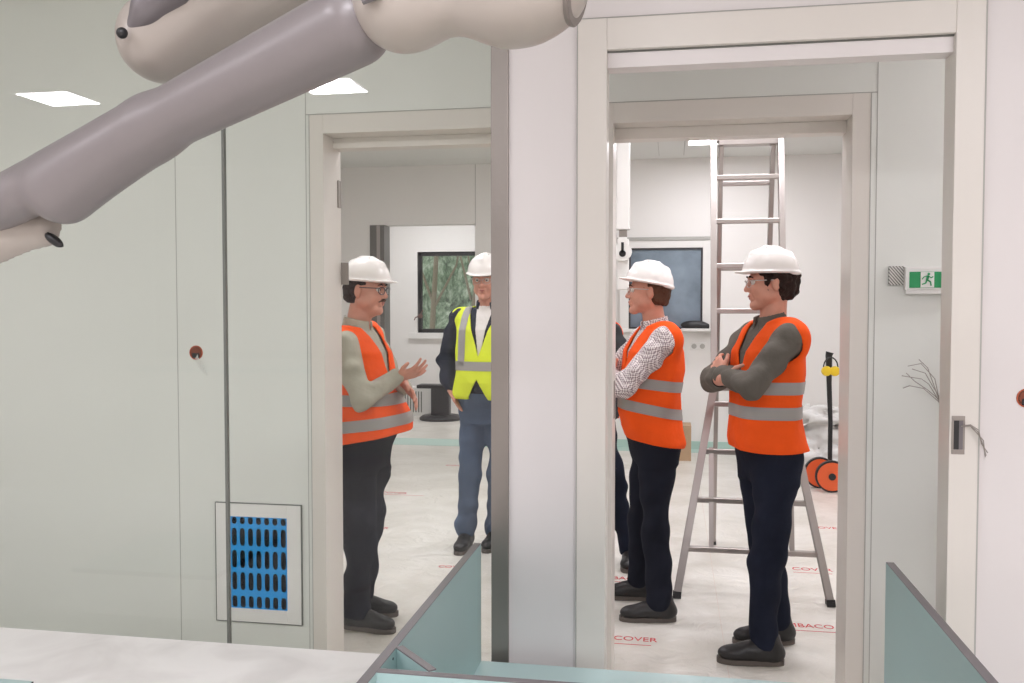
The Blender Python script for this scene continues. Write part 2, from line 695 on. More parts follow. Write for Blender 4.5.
# wall A : glass on the left, panel, door opening, panel
XG = -0.535
wa = MB()
wa.box((-0.482, -0.276), (YA, YA2), (0, 3.1))
wa.box((0.832, XR), (YA, YA2), (0, 3.1))
wa.box((-0.276, 0.832), (YA, YA2), (2.40, 3.1))
struct(wa.build('wall_front', M_WALL_A))
for n_, (x0, x1) in enumerate(((XL, -1.421), (-1.413, XG + 0.004))):
    struct(MB().box((x0, x1), (YA + 0.03, YA + 0.042), (0.0, 3.1)).build('window_%d' % (n_ + 1), M_GLASS), 'clear glass wall pane')
struct(MB().box((-1.4215, -1.4125), (YA + 0.029, YA + 0.043), (0, 3.1)).build('trim_1', M_SEAM_DARK), 'dark vertical joint between the glass panes')
struct(MB().box((XG, -0.482), (YA - 0.012, YA2), (0, 3.1), 0.002).build('trim_2', M_STEEL), 'brushed steel mullion beside the glass wall')
# frame of the near door opening
d1 = MB()
d1.box((-0.276, -0.191), (YA - 0.012, YA2 + 0.01), (0, 2.40), 0.002)
d1.box((0.756, 0.832), (YA - 0.012, YA2 + 0.01), (0, 2.40), 0.002)
d1.box((-0.191, 0.756), (YA - 0.012, YA2 + 0.01), (2.309, 2.40), 0.002)
door1 = struct(d1.build('door_1', M_FRAME), 'off white door frame of the near opening')
tr = MB().box((-0.191, 0.756), (YA + 0.012, YA2), (2.262, 2.309), 0.001).build('track_cover', M_WALL_A, door1)
# dark gasket line round the opening
g = MB()
g.box((-0.191, 0.756), (YA + 0.006, YA + 0.012), (2.305, 2.309))
g.build('gasket', M_SEAM_DARK, door1)
# seams of the near wall
seam('trim_3', (-0.2785, -0.2755), (YA - 0.0125, YA - 0.001), (0, 3.1))
seam('trim_4', (0.8305, 0.8345), (YA - 0.0125, YA - 0.001), (0, 3.1))
seam('trim_5', (-0.276, 0.832), (YA - 0.001, YA), (2.402, 2.406))

# wall B with two openings
wb = MB()
BL0, BL1 = -1.40, -0.66      # left opening (its right jamb hides behind the near wall)
BR0, BR1 = -0.226, 0.646
wb.box((XL, BL0 - 0.06), (YB, YB2), (0, CEIL))
wb.box((BL1 + 0.06, BR0 - 0.065), (YB, YB2), (0, CEIL))
wb.box((BR1 + 0.065, XR), (YB, YB2), (0, CEIL))
wb.box((BL0 - 0.06, BL1 + 0.06), (YB, YB2), (2.345, CEIL))
wb.box((BR0 - 0.065, BR1 + 0.065), (YB, YB2), (2.345, CEIL))
struct(wb.build('wall_middle', M_WALL_B))
for n_, (a, b, w) in enumerate(((BL0, BL1, 0.06), (BR0, BR1, 0.065))):
    d = MB()
    d.box((a - w, a), (YB - 0.008, YB2 + 0.008), (0, 2.345), 0.002)
    d.box((b, b + w), (YB - 0.008, YB2 + 0.008), (0, 2.345), 0.002)
    d.box((a, b), (YB - 0.008, YB2 + 0.008), (2.268, 2.345), 0.002)
    dd = struct(d.build('door_%d' % (n_ + 2), M_FRAME), ['off white frame of the left opening', 'off white frame of the right opening'][n_])
    q = MB()
    q.box((a, b), (YB + 0.10, YB2), (2.225, 2.268), 0.002)
    q.build('door_stop', M_FRAME, dd)
    if n_ == 0:
        h = MB()
        h.box((a, a + 0.006), (YB + 0.145, YB + 0.178), (1.985, 2.10), 0.001)
        h.box((a, a + 0.034), (YB2 + 0.002, YB2 + 0.008), (1.66, 1.755), 0.001)
        h.build('hinge_plate', M_STEEL, dd)
    else:
        h = MB()
        h.box((a, a + 0.003), (YB + 0.08, YB + 0.12), (1.12, 1.27), 0.001)
        h.build('strike_plate', M_STEEL, dd)
# seams on wall B
for i, x in enumerate((-4.55, -3.3, -2.06, -1.478, 0.734)):
    seam('trim_%d' % (6 + i), (x - 0.0015, x + 0.0015), (YB - 0.001, YB), (0, 2.9))
seam('trim_11', (-1.478, 0.734), (YB - 0.001, YB), (2.346, 2.3495))
seam('trim_12', (-1.4615, -1.4585), (YB - 0.009, YB), (0, 2.345))
seam('trim_13', (0.7095, 0.7125), (YB - 0.009, YB), (0, 2.345))

# far wall D with opening on the left
wd = MB()
DX0, DX1 = -3.48, -2.225
wd.box((XL, DX0), (YD, YD2), (0, CEIL))
wd.box((DX1, XR), (YD, YD2), (0, CEIL))
wd.box((DX0, DX1), (YD, YD2), (2.525, CEIL))
struct(wd.build('wall_far', M_WALL_D))
d = MB()
d.box((DX0, DX0 + 0.16), (YD - 0.01, YD - 0.002), (0, 2.525), 0.002)
d.box((DX0 + 0.16, DX0 + 0.175), (YD - 0.01, YD2), (0, 2.525))
d4 = struct(d.build('door_4', M_DARKSTEEL), 'steel lined opening in the far wall')
MB().box((DX0 + 0.085, DX0 + 0.125), (YD - 0.02, YD - 0.01), (0, 2.52), 0.002).build('frame_rib', M_ALU, d4)
bb = MB()
bb.box((DX1, XR), (YD - 0.012, YD), (0, 0.09))
bb.box((XL, DX0), (YD - 0.012, YD), (0, 0.09))
struct(bb.build('baseboard_far', M_TEALFLOOR))
struct(MB().box((XL, XR), (YD - 0.25, YD + 0.25), (0.0, 0.003)).build('trim_14', M_TEALFLOOR), 'bare teal floor strip at the far wall')
seam('trim_15', (-2.224, -2.218), (YD - 0.002, YD), (2.5, CEIL))
# wall E with window to the woods
we = MB()
EX0, EX1 = -3.75, -2.40
we.box((XL, EX0), (YE, YE + 0.2), (0, CEIL))
we.box((EX1, XR), (YE, YE + 0.2), (0, CEIL))
we.box((EX0, EX1), (YE, YE + 0.2), (2.395, CEIL))
we.box((EX0, EX1), (YE, YE + 0.2), (0, 1.19))
struct(we.build('wall_end', M_WALL_D))
w = MB()
for x in ((EX0, EX0 + 0.06), (EX1 - 0.06, EX1)):
    w.box(x, (YE + 0.04, YE + 0.1), (1.19, 2.395), 0.003)
for z in ((1.19, 1.25), (2.335, 2.395)):
    w.box((EX0, EX1), (YE + 0.04, YE + 0.1), z, 0.003)
w3 = struct(w.build('window_3', M_BLACK), 'black framed window looking on woods')
MB().box((EX0 + 0.05, EX1 - 0.05), (YE + 0.065, YE + 0.075), (1.24, 2.345)).build('pane', M_GLASS, w3)
MB().box((EX0 - 0.12, EX1 + 0.1), (YE - 0.05, YE + 0.04), (1.10, 1.19), 0.004).build('sill', M_WHITEPL, w3)
# woods outside: a bank of ground with trunks
gb = MB().box((-14, 6), (YE + 1.5, YE + 12), (-0.4, 0.0)).build('trim_16', M_WOODS)
struct(gb, 'leafy ground outside')


def wooded_bank():
    mb = MB()
    n = 26
    vs = [[None] * 14 for _ in range(n)]
    rs = random.Random(3)
    for i in range(n):
        for j in range(14):
            vs[i][j] = mb.bm.verts.new((-9 + i * 0.4, YE + 4 + j * 0.28 + rs.uniform(-.2, .2), -0.3 + j * 0.45 + rs.uniform(-.25, .25)))
    for i in range(n - 1):
        for j in range(13):
            mb.bm.faces.new((vs[i][j], vs[i + 1][j], vs[i + 1][j + 1], vs[i][j + 1]))
    o = mb.build('shrubbery', M_WOODS, smooth=False)
    o['kind'] = 'stuff'
    return tag(o, 'dense bare and leafy woods outside the black framed window', 'woods')


wooded_bank()
trunk_m = mat('bare tree bark', srgb(120, 112, 100), 0.9)
for i, (x, y, l) in enumerate(((-4.15, 15.2, 0.12), (-3.45, 15.0, 0.25), (-3.1, 15.6, -0.1))):
    t = MB()
    t.tube([(x, y, -0.1), (x + l * 0.3, y, 1.2), (x + l, y, 2.6), (x + l * 1.5, y, 4.2)], [0.06, 0.05, 0.04, 0.02], 8)
    t.tube([(x + l * 0.3, y, 1.5), (x + l + 0.35, y, 2.3), (x + l + 0.5, y, 3.1)], [0.025, 0.018, 0.01], 6)
    t.tube([(x + l * 0.3, y, 1.7), (x + l - 0.35, y, 2.4), (x + l - 0.45, y, 3.2)], [0.025, 0.018, 0.01], 6)
    o = t.build('bare_tree', trunk_m, smooth=True)
    tag(o, 'thin bare tree outside the black framed window, %s of three' % ('leftmost', 'middle', 'rightmost')[i], 'tree', 'bare trees outside the window')

# window in the far wall, right part
w = MB()
WX0, WX1, WZ0, WZ1 = -0.454, 0.307, 1.35, 2.20
for x in ((WX0 - 0.02, WX0), (WX1, WX1 + 0.02)):
    w.box(x, (YD - 0.035, YD - 0.005), (WZ0 - 0.02, WZ1 + 0.02))
for z in ((WZ0 - 0.02, WZ0), (WZ1, WZ1 + 0.02)):
    w.box((WX0, WX1), (YD - 0.035, YD - 0.005), z)
w4 = struct(w.build('window_4', M_EDGE_D), 'dark framed window in a white surround')
M_PANEREFL = mat('painted pane reflection', srgb(120, 134, 146), 0.12, var=(2.5, 0.35))  # the blue grey reflection in the pane is put into its colour
MB().box((WX0, WX1), (YD - 0.02, YD - 0.004), (WZ0, WZ1)).build('pane', M_PANEREFL, w4)
f = MB()
f.box((WX0 - 0.12, WX0 - 0.02), (YD - 0.04, YD), (WZ0 - 0.06, WZ1 + 0.1), 0.003)
f.box((WX1 + 0.02, WX1 + 0.13), (YD - 0.04, YD), (WZ0 - 0.06, WZ1 + 0.1), 0.003)
f.box((WX0 - 0.02, WX1 + 0.02), (YD - 0.04, YD), (WZ1 + 0.02, WZ1 + 0.1), 0.003)
f.build('surround', M_WHITEPL, w4)
MB().box((WX0 - 0.15, WX1 + 0.16), (YD - 0.06, YD), (WZ0 - 0.06, WZ0 - 0.02), 0.004).build('sill', M_WHITEPL, w4)
MB().box((WX0 - 0.15, WX1 + 0.16), (YD - 0.05, YD), (WZ1 + 0.1, WZ1 + 0.14), 0.004).build('head_rail', M_SEAM, w4)
# dark low thing on the sill
v = Vol((0.02, YD - 0.2, 1.26), (0.5, YD - 0.02, 1.5), 0.008)
v.add(elli((0.24, YD - 0.11, 1.375), (0.15, 0.05, 0.05)), 0.01)
v.add(rbox((0.28, YD - 0.11, 1.36), (0.12, 0.05, 0.03), 0.015), 0.01)
v.cut(lambda X, Y, Z: 1.338 - Z + 0 * X + 0 * Y)
tag(v.build('bag', M_BLACK), 'small black bag lying on the sill of the far blue window', 'bag')
MB().box((0.1, 0.46), (YD - 0.2, YD - 0.04), (1.31, 1.338), 0.004).build('ledge_board', M_WHITEPL, w4)

# wall socket plate
sk = empty('socket_plate', (0.285, YD, 1.14))
MB().box((-0.085, 0.085), (-0.012, 0), (-0.042, 0.042), 0.004).build('plate', M_WHITEPL, sk)
for x in (-0.045, 0.045):
    MB().lathe((x, -0.012, 0), [(0.028, 0), (0.028, -0.004), (0.02, -0.005)], 16, 'Y').build('socket', M_SEAM, sk, True)
tag(sk, 'white double wall socket below the far blue window', 'socket')


# ceiling lamps
def ceiling_lamp(x, y, z, w, d, power, label, group=None):
    r = empty('ceiling_light', (x, y, z))
    t = MB()
    for sx in (-1, 1):
        t.box((sx * w / 2 - 0.012, sx * w / 2 + 0.012), (-d / 2 - 0.012, d / 2 + 0.012), (-0.02, 0), 0.002)
        t.box((-w / 2, w / 2), (sx * d / 2 - 0.012, sx * d / 2 + 0.012), (-0.02, 0), 0.002)
    t.build('frame', M_WHITEPL, r)
    MB().box((-w / 2 + 0.012, w / 2 - 0.012), (-d / 2 + 0.012, d / 2 - 0.012), (-0.012, 0)).build('diffuser', M_LAMP, r)
    L = bpy.data.lights.new('lamp', 'AREA')
    L.shape = 'RECTANGLE'
    L.size, L.size_y = w * 0.9, d * 0.9
    L.energy = power
    L.color = WARM
    o = bpy.data.objects.new('lamp', L)
    COL.objects.link(o)
    o.parent = r
    o.location = (0, 0, -0.022)
    tag(r, label, 'ceiling light', group)
    return r


for x, y, pl_ in ((-4.4, -0.55, 'leftmost in the row near the glass wall'), (-2.32, -0.55, 'second from left in the row near the glass wall'), (-0.2, -0.55, 'third from left in the row near the glass wall'), (1.9, -0.55, 'rightmost in the row near the glass wall'), (-0.2, -2.6, 'left one added as fill at the rear wall'), (1.9, -2.6, 'right one added as fill at the rear wall')):  # rear pair is added fill that lifts the lower near wall
    ceiling_lamp(x, y, 3.1, 0.45, 0.44, LAMP_NEAR, 'square near room ceiling lamp, ' + pl_, 'ceiling panels of the near room')
for x, pl_ in ((2.3, 'right'),):  # unseen fill lamp, added to brighten the wall behind the glass
    ceiling_lamp(x, 3.12, 2.9, 0.6, 0.3, LAMP_CORR, 'added fill lamp at the %s end of the passage behind the glass wall' % pl_, 'added fill lamps of the passage')
ceiling_lamp(0.43, 9.0, CEIL, 0.58, 0.46, LAMP_ROOM, 'lit white ceiling panel seen beside the top of the ladder', 'ceiling panels of the far room')
for (x, y, pl_) in ((1.6, 5.2, 'beyond the right jamb of the right opening'), (-3.6, 5.6, 'nearest the left wall'), (0.43, 6.4, 'right above the ladder'), (2.3, 7.6, 'nearest the right wall'), (-1.9, 6.4, 'behind the man in the yellow vest'), (-1.9, 4.5, 'above the man at left'), (0.43, 4.4, 'above the man at right')):
    ceiling_lamp(x, y, CEIL, 0.58, 0.46, LAMP_ROOM, 'white ceiling panel lamp ' + pl_, 'ceiling panels behind the openings')
for x, pl_ in ((-3.4, 'left'), (-1.2, 'right')):
    ceiling_lamp(x, 11.7, CEIL, 0.58, 0.46, LAMP_FAR, 'ceiling lamp of the last room, %s one of two' % pl_, 'ceiling panels of the last room')

# ceiling ring fixture + hanging hoist
v_ = MB()
v_.lathe((-0.30, 7.6, CEIL), [(0.2, 0.0), (0.2, -0.02), (0.14, -0.05), (0.13, -0.06), (0.05, -0.062)], 28)
v_.build('ceiling_rose', M_STEEL, smooth=True)
tag(bpy.data.objects['ceiling_rose'], 'round steel ceiling plate above the hanging white column', 'ceiling plate')
ho = empty('hoist_column', (-0.375, 7.0, 0))
MB().box((-0.05, 0.05), (-0.05, 0.05), (2.16, CEIL), 0.006).build('column', M_WHITEPL, ho)
MB().box((-0.03, 0.03), (-0.03, 0.03), (2.09, 2.16), 0.004).build('neck', M_STEEL, ho)
pl = MB()
prof = []
for k in range(20):
    a = R(-60 + 300 * k / 19 + 180 - 0)
    prof.append((0.07 * math.cos(R(120) + R(300) * k / 19), 1.99 + 0.07 * math.sin(R(120) + R(300) * k / 19)))
prof += [(0.032, 2.10), (-0.032, 2.10)]
pl.prism(prof, -0.08, -0.05, 'XZ')
pl.build('keyhole_plate', M_WHITEPL, ho)
k = MB()
k.lathe((0, -0.081, 1.975), [(0.026, 0), (0.026, -0.004)], 16, 'Y')
k.box((-0.01, 0.01), (-0.085, -0.081), (1.98, 2.06))
k.build('keyhole', M_BLACK, ho)
MB().box((-0.045, 0.045), (-0.03, 0.03), (1.70, 2.09), 0.006).build('lower_column', M_WHITEPL, ho)
tag(ho, 'white hanging ceiling column with a keyhole shaped end plate', 'column')
cs = MB()
cs.box((-0.15, -0.146), (7.0, 9.9), (CEIL - 0.002, CEIL))
cs.box((0.11, 0.116), (7.0, 9.9), (CEIL - 0.002, CEIL))
struct(cs.build('trim_17', M_SEAM))

# ---------------------------------------------------------------- things on the walls
# blue slotted grille with white frame on wall B
gr = empty('vent_grille', (-1.70, YB, 0.49))
f = MB()
hw, hh = 0.19, 0.25
f.box((-hw, -0.128), (-0.010, 0), (-hh, hh), 0.001)
f.box((0.128, hw), (-0.010, 0), (-hh, hh), 0.001)
f.box((-0.128, 0.128), (-0.010, 0), (0.195, hh), 0.001)
f.box((-0.128, 0.128), (-0.010, 0), (-hh, -0.195), 0.001)
f.build('frame', M_WHITEPL, gr)
o_ = MB()
for x in (-hw - 0.003, hw):
    o_.box((x, x + 0.003), (-0.011, 0), (-hh - 0.003, hh + 0.003))
for z in (-hh - 0.003, hh):
    o_.box((-hw, hw), (-0.011, 0), (z, z + 0.003))
o_.build('gasket', M_SEAM_DARK, gr)
MB().box((-0.13, 0.13), (0.0, 0.004), (-0.197, 0.197)).build('duct', M_HOLE, gr)


def slot_plate(x0, x1, z0, z1, nx, rows, th, y, slot=0.62):
    """plate with rounded slots: built as a grid of webs with arched ends"""
    mb = MB()
    px = (x1 - x0) / nx
    r = px * slot / 2
    hw_ = px / 2
    for (a, b) in rows:
        L, m = (b - a) / 2, (a + b) / 2
        hh_ = L + 0.001
        ca = math.atan2(hh_, hw_)
        angs = sorted([2 * math.pi * k / 28 + 0.01 for k in range(28)] + [ca, math.pi - ca, math.pi + ca, 2 * math.pi - ca])
        for i in range(nx):
            cx = x0 + px * (i + 0.5)
            inn, out = [], []
            for t in angs:
                c, q = math.cos(t), math.sin(t)
                u = r / max(abs(c), 1e-6)
                if u * abs(q) > L - r:
                    e = L - r
                    bq = abs(q) * e
                    u = bq + math.sqrt(max(bq * bq - e * e + r * r, 0))
                inn.append((cx + u * c, m + u * q))
                w_ = min(hw_ / max(abs(c), 1e-6), hh_ / max(abs(q), 1e-6))
                out.append((cx + w_ * c, m + w_ * q))
            vi = [[mb.bm.verts.new((p[0], yy, p[1])) for p in inn] for yy in (y, y + th)]
            vo = [mb.bm.verts.new((p[0], y, p[1])) for p in out]
            n = len(angs)
            for q in range(n):
                q2 = (q + 1) % n
                mb.bm.faces.new((vi[0][q], vi[0][q2], vo[q2], vo[q]))
                mb.bm.faces.new((vi[0][q], vi[1][q], vi[1][q2], vi[0][q2]))
    # bands between the rows
    zz = [z0] + [v for r_ in rows for v in (r_[0] - 0.001, r_[1] + 0.001)] + [z1]
    for a, b in zip(zz[::2], zz[1::2]):
        if b - a > 0.0005:
            mb.box((x0, x1), (y, y + th), (a, b))
    return mb


rows = [(-0.192, -0.142), (-0.118, -0.042), (-0.024, 0.052), (0.070, 0.146), (0.162, 0.192)]
sp = slot_plate(-0.128, 0.128, -0.195, 0.195, 7, rows, 0.002, -0.005)
sp.build('slotted_plate', M_BLUE, gr)
tag(gr, 'blue slotted vent grille in a white frame, low on the wall behind the glass', 'vent grille')

# blue slotted grille on the far wall behind the ladder
g2 = empty('vent_grille', (0.76, YD, 0.62))
f = MB()
f.box((-0.17, -0.13), (-0.01, 0), (-0.25, 0.25))
f.box((0.13, 0.17), (-0.01, 0), (-0.25, 0.25))
f.box((-0.13, 0.13), (-0.01, 0), (0.2, 0.25))
f.box((-0.13, 0.13), (-0.01, 0), (-0.25, -0.2))
f.build('frame', M_WHITEPL, g2)
MB().box((-0.13, 0.13), (-0.003, 0), (-0.2, 0.2)).build('duct', M_HOLE, g2)
slot_plate(-0.13, 0.13, -0.2, 0.2, 5, [(-0.19, -0.08), (-0.05, 0.06), (0.09, 0.19)], 0.002, -0.008).build('slotted_plate', M_BLUE, g2)
tag(g2, 'small blue slotted vent grille on the far wall behind the ladder', 'vent grille')


def socket_box(x, y, z, r, label, wires=True):
    s_ = empty('socket_box', (x, y, z))
    t = MB().lathe((0, 0, 0), [(r, 0), (r, -0.003), (r * 0.88, -0.004), (r * 0.86, 0.0)], 24, 'Y')
    t.build('ring', M_SOCKET, s_, True)
    MB().lathe((0, 0, 0), [(r * 0.8, -0.0045), (r * 0.8, -0.003)], 20, 'Y').build('cavity', mat('brown cavity', srgb(128, 66, 46), 0.7), s_, True)
    MB().box((-r * 0.5, r * 0.55), (-0.006, -0.004), (-r * 0.75, -r * 0.05), 0.002).build('painted_shade', M_BLACK, s_)  # black block painted in as the shade inside the open box
    if wires:
        w = MB()
        for i, dx in enumerate((0.0, 0.012, 0.024)):
            w.tube([(r * 0.3, -0.005, -r * 0.3), (r * 0.5 + dx * 0.4, -0.03, -r * 0.7), (r * 0.6 + dx, -0.025, -r * 1.4), (r * 0.9 + dx, -0.012, -r * 2.4 - dx)], 0.0015, 6)
        w.build('wires', M_WHITEPL, s_, True)
    tag(s_, label, 'socket box')
    return s_


socket_box(-1.975, YB, 1.372, 0.030, 'open orange socket box with loose wires on the wall behind the glass')
socket_box(0.955, YA, 1.314, 0.026, 'open orange socket box on the near wall at the right edge', False)
# small wire outlet on the end wall
w = MB()
w.lathe((-3.70, YE, 1.44), [(0.035, 0), (0.035, -0.006)], 16, 'Y')
w.tube([(-3.70, YE - 0.006, 1.44), (-3.68, YE - 0.06, 1.47), (-3.64, YE - 0.08, 1.53)], 0.008, 6)
w.tube([(-3.70, YE - 0.006, 1.44), (-3.76, YE - 0.06, 1.42), (-3.78, YE - 0.05, 1.38)], 0.008, 6)
tag(w.build('wire_outlet', mat('brown outlet', srgb(120, 90, 84), 0.7), smooth=True), 'small open wire outlet left of the black framed window', 'outlet')

# exit sign box
ex = empty('exit_sign', (0.78, YB, 1.625))
MB().box((0.0, 0.052), (-0.012, 0), (0.018, 0.088), 0.002).build('hatched_end', M_HATCH, ex)
MB().box((0.052, 0.24), (-0.03, 0), (0.0, 0.084), 0.003).build('body', M_WHITEPL, ex)
MB().box((0.066, 0.24), (-0.0315, -0.030), (0.008, 0.066)).build('green_face', M_GREEN, ex)
MB().box((0.104, 0.150), (-0.0325, -0.0315), (0.009, 0.065)).build('white_square', M_WHITEPL, ex)
rn = MB()
cx = 0.128
FS = 0.86
yy0, yy1 = -0.034, -0.0325


def stroke(mb, a, b, w):
    a, b = [Vector((cx + (q[0] - cx) * FS, (yy0 + yy1) / 2, 0.036 + (q[1] - 0.037) * FS)) for q in (a, b)]
    mb.bar(a, b, w * FS, yy1 - yy0, up=(0, 1, 0))


rn.lathe((cx + 0.003, yy1, 0.0575), [(0.0048, 0), (0.0048, -0.0015)], 14, 'Y')
stroke(rn, (cx + 0.001, 0.056), (cx - 0.003, 0.036), 0.010)
stroke(rn, (cx + 0.001, 0.054), (cx + 0.014, 0.046), 0.004)
stroke(rn, (cx + 0.014, 0.046), (cx + 0.021, 0.052), 0.004)
stroke(rn, (cx - 0.002, 0.054), (cx - 0.016, 0.050), 0.004)
stroke(rn, (cx - 0.016, 0.050), (cx - 0.022, 0.040), 0.004)
stroke(rn, (cx - 0.002, 0.037), (cx + 0.011, 0.029), 0.006)
stroke(rn, (cx + 0.011, 0.029), (cx + 0.013, 0.013), 0.005)
stroke(rn, (cx - 0.004, 0.037), (cx - 0.008, 0.024), 0.006)
stroke(rn, (cx - 0.008, 0.024), (cx - 0.023, 0.019), 0.005)
rn.build('running_figure', M_GREEN, ex)
MB().box((0.056, 0.24), (-0.028, -0.002), (-0.014, 0.0), 0.002).build('light_strip', M_WHITEPL, ex)
tag(ex, 'green and white running figure exit sign with a hatched label at its left end', 'exit sign')


def wire_bundle(name, base, ends, m, label, rr=0.0016):
    r = empty(name, base)
    for i, pts in enumerate(ends):
        MB().tube([(0, 0, 0)] + pts, rr, 6).build('wire', m, r, True)
    tag(r, label, 'wires')
    return r


wire_bundle('wire_bundle', (0.985, YB - 0.002, 1.175), [
    [(-0.03, -0.02, 0.06), (-0.05, -0.04, 0.13), (-0.10, -0.05, 0.185), (-0.145, -0.05, 0.175)],
    [(-0.03, -0.02, 0.05), (-0.07, -0.04, 0.11), (-0.10, -0.06, 0.13), (-0.165, -0.05, 0.14)],
    [(-0.025, -0.02, 0.05), (-0.075, -0.04, 0.09), (-0.12, -0.05, 0.12), (-0.15, -0.05, 0.15)],
    [(-0.03, -0.02, 0.055), (-0.06, -0.05, 0.12), (-0.08, -0.06, 0.17), (-0.11, -0.06, 0.20)],
    [(-0.03, -0.02, 0.045), (-0.09, -0.05, 0.095), (-0.14, -0.06, 0.105), (-0.16, -0.05, 0.095)],
    [(-0.02, -0.02, 0.05), (-0.055, -0.04, 0.10), (-0.085, -0.05, 0.15), (-0.13, -0.05, 0.165)]],
    M_WIRE, 'spray of loose grey wires sticking out of the wall below the exit sign')
# junction box in the right jamb of the near opening
jb = empty('junction_box', (0.7785, YA - 0.012, 1.21))
f = MB()
f.box((-0.017, 0.017), (-0.003, 0), (0.040, 0.053), 0.001)
f.box((-0.017, 0.017), (-0.003, 0), (-0.053, -0.040), 0.001)
f.box((-0.017, -0.012), (-0.003, 0), (-0.04, 0.04))
f.box((0.012, 0.017), (-0.003, 0), (-0.04, 0.04))
f.build('face_plate', M_STEEL, jb)
MB().box((-0.012, 0.002), (-0.002, 0), (-0.04, 0.04)).build('cavity', M_BLACK, jb)
MB().box((0.002, 0.012), (-0.0025, 0), (-0.04, 0.04)).build('inner_side', M_EDGE, jb)
tag(jb, 'open steel lock box let into the right jamb of the near door frame', 'lock box')
wire_bundle('wire_bundle', (0.785, YA - 0.016, 1.235), [
    [(0.02, -0.01, 0.004), (0.038, -0.015, -0.012), (0.05, -0.012, -0.04), (0.062, -0.01, -0.078)],
    [(0.02, -0.012, 0.006), (0.040, -0.018, -0.008), (0.048, -0.014, -0.045), (0.066, -0.01, -0.07)],
    [(0.02, -0.011, 0.002), (0.036, -0.014, -0.016), (0.053, -0.015, -0.036), (0.06, -0.01, -0.082)]],
    M_WIRE, 'thin twisted wires hanging out of the steel lock box in the jamb', 0.0014)

# ---------------------------------------------------------------- printed foil on the floor
def floor_text(txt, x, y, size, w=1.0, line=0.5, m=M_RED):
    c = bpy.data.curves.new('floor_print', 'FONT')
    c.body = txt
    c.size = size
    c.extrude = 0.0003
    c.offset = 0.0
    o = bpy.data.objects.new('floor_print', c)
    COL.objects.link(o)
    o.location = (x, y, 0.0012)
    o.scale = (w, 1, 1)
    o.data.materials.append(m)
    dg = bpy.context.evaluated_depsgraph_get()
    me = bpy.data.meshes.new_from_object(o.evaluated_get(dg))
    bpy.data.objects.remove(o)
    o = bpy.data.objects.new('print', me)
    COL.objects.link(o)
    o.location = (x, y, 0.0012)
    o.scale = (w, 1, 1)
    o.parent = fl
    if line:
        MB().box((x, x + line), (y - 0.05, y - 0.044), (0.0005, 0.001)).build('print', m, fl)
    return o


floor_text('-COVER', -0.285, 4.20, 0.075, 0.85, 0.20)
floor_text('MBACO', 0.565, 4.525, 0.075, 0.85, 0.24)
floor_text('COVER', 0.715, 5.52, 0.085, 0.85, 0.22)
floor_text('BACO', -0.33, 5.15, 0.075, 0.85, 0.22)
floor_text('COVER', -0.30, 6.55, 0.08, 0.85, 0)
floor_text('COVER', 0.98, 6.6, 0.08, 0.85, 0)
floor_text('COVER', -1.38, 5.20, 0.07, 0.8, 0)
floor_text('COVER', -2.42, 7.23, 0.08, 0.9, 0.4)
floor_text('COVER', -2.2, 8.6, 0.08, 0.9, 0)
floor_text('COVER', -2.15, 6.05, 0.07, 0.8, 0)
struct(MB().box((0.246, 0.249), (3.7, 9.8), (0.0, 0.001)).build('trim_18', M_PAPER), 'overlap line of the floor foil')

# ---------------------------------------------------------------- near bench
T = 0.019
zt = 0.86
LZ = 0.505


def edged_panel(root, name, x, y, z):
    """teal board with a grey top edge"""
    p = MB().box(x, y, (z[0], z[1] - 0.002), 0.0).build(name, M_TEAL, root)
    MB().box(x, y, (z[1] - 0.002, z[1]), 0.0008).build('edge_band', M_EDGE, p)
    return p


bench = empty('bench_carcass', (0, 2.1, 0))


def bpanel(name, x, y, z):
    return edged_panel(bench, name, x, (y[0] - 2.1, y[1] - 2.1), z)


bpanel('side_panel', (-0.577, -0.556), (0.9, 2.60), (0, zt))
bpanel('side_panel', (0.585, 0.606), (0.9, 2.60), (0, zt))
bpanel('cross_panel', (-0.556, 0.585), (1.636, 1.655), (0.0, zt))
bp_ = MB().bar((-0.552, 1.77 - 2.1, 0.70), (-0.452, 1.664 - 2.1, 0.70), 0.016, 0.315).build('corner_panel', M_TEAL, bench)
MB().bar((-0.552, 1.77 - 2.1, zt - 0.001), (-0.452, 1.664 - 2.1, zt - 0.001), 0.0165, 0.003).build('edge_band', M_EDGE, bp_)
MB().box((-0.556, 0.585), (1.655 - 2.1, 2.60 - 2.1), (LZ - 0.02, LZ), 0.001).build('shelf', M_TEALTOP, bench)
for (y, z) in ((1.74, 0.845), (1.70, 0.838), (1.76, 0.80)):
    MB().lathe((-0.556, y - 2.1, z), [(0.003, 0), (0.003, 0.0008)], 8, 'X').build('screw_hole', M_BLACK, bench)
tag(bench, 'open teal bench carcass with grey edged side panels below the glass wall', 'bench')

wt = empty('worktop', (-2.0, 2.0, LZ))
MB().box((-1.9, 1.4215), (-1.3, 0.60), (-0.03, 0), 0.003).build('top', M_MARBLE, wt)
MB().box((-1.88, 1.40), (-1.28, 0.58), (-LZ, -0.03)).build('base_unit', M_WALL_A, wt)
tag(wt, 'low worktop covered in white sheet in front of the glass wall', 'worktop')
# loose teal board
bd = MB().box((-2.35, -1.738), (1.6, 2.19), (LZ + 0.002, LZ + 0.02), 0.0).build('loose_board', M_TEALTOP)
bd.data.materials.append(M_EDGE_D)
for p in bd.data.polygons:
    if abs(p.normal.z) < 0.5:
        p.material_index = 1
tag(bd, 'loose teal board with black edges lying on the white worktop', 'board')
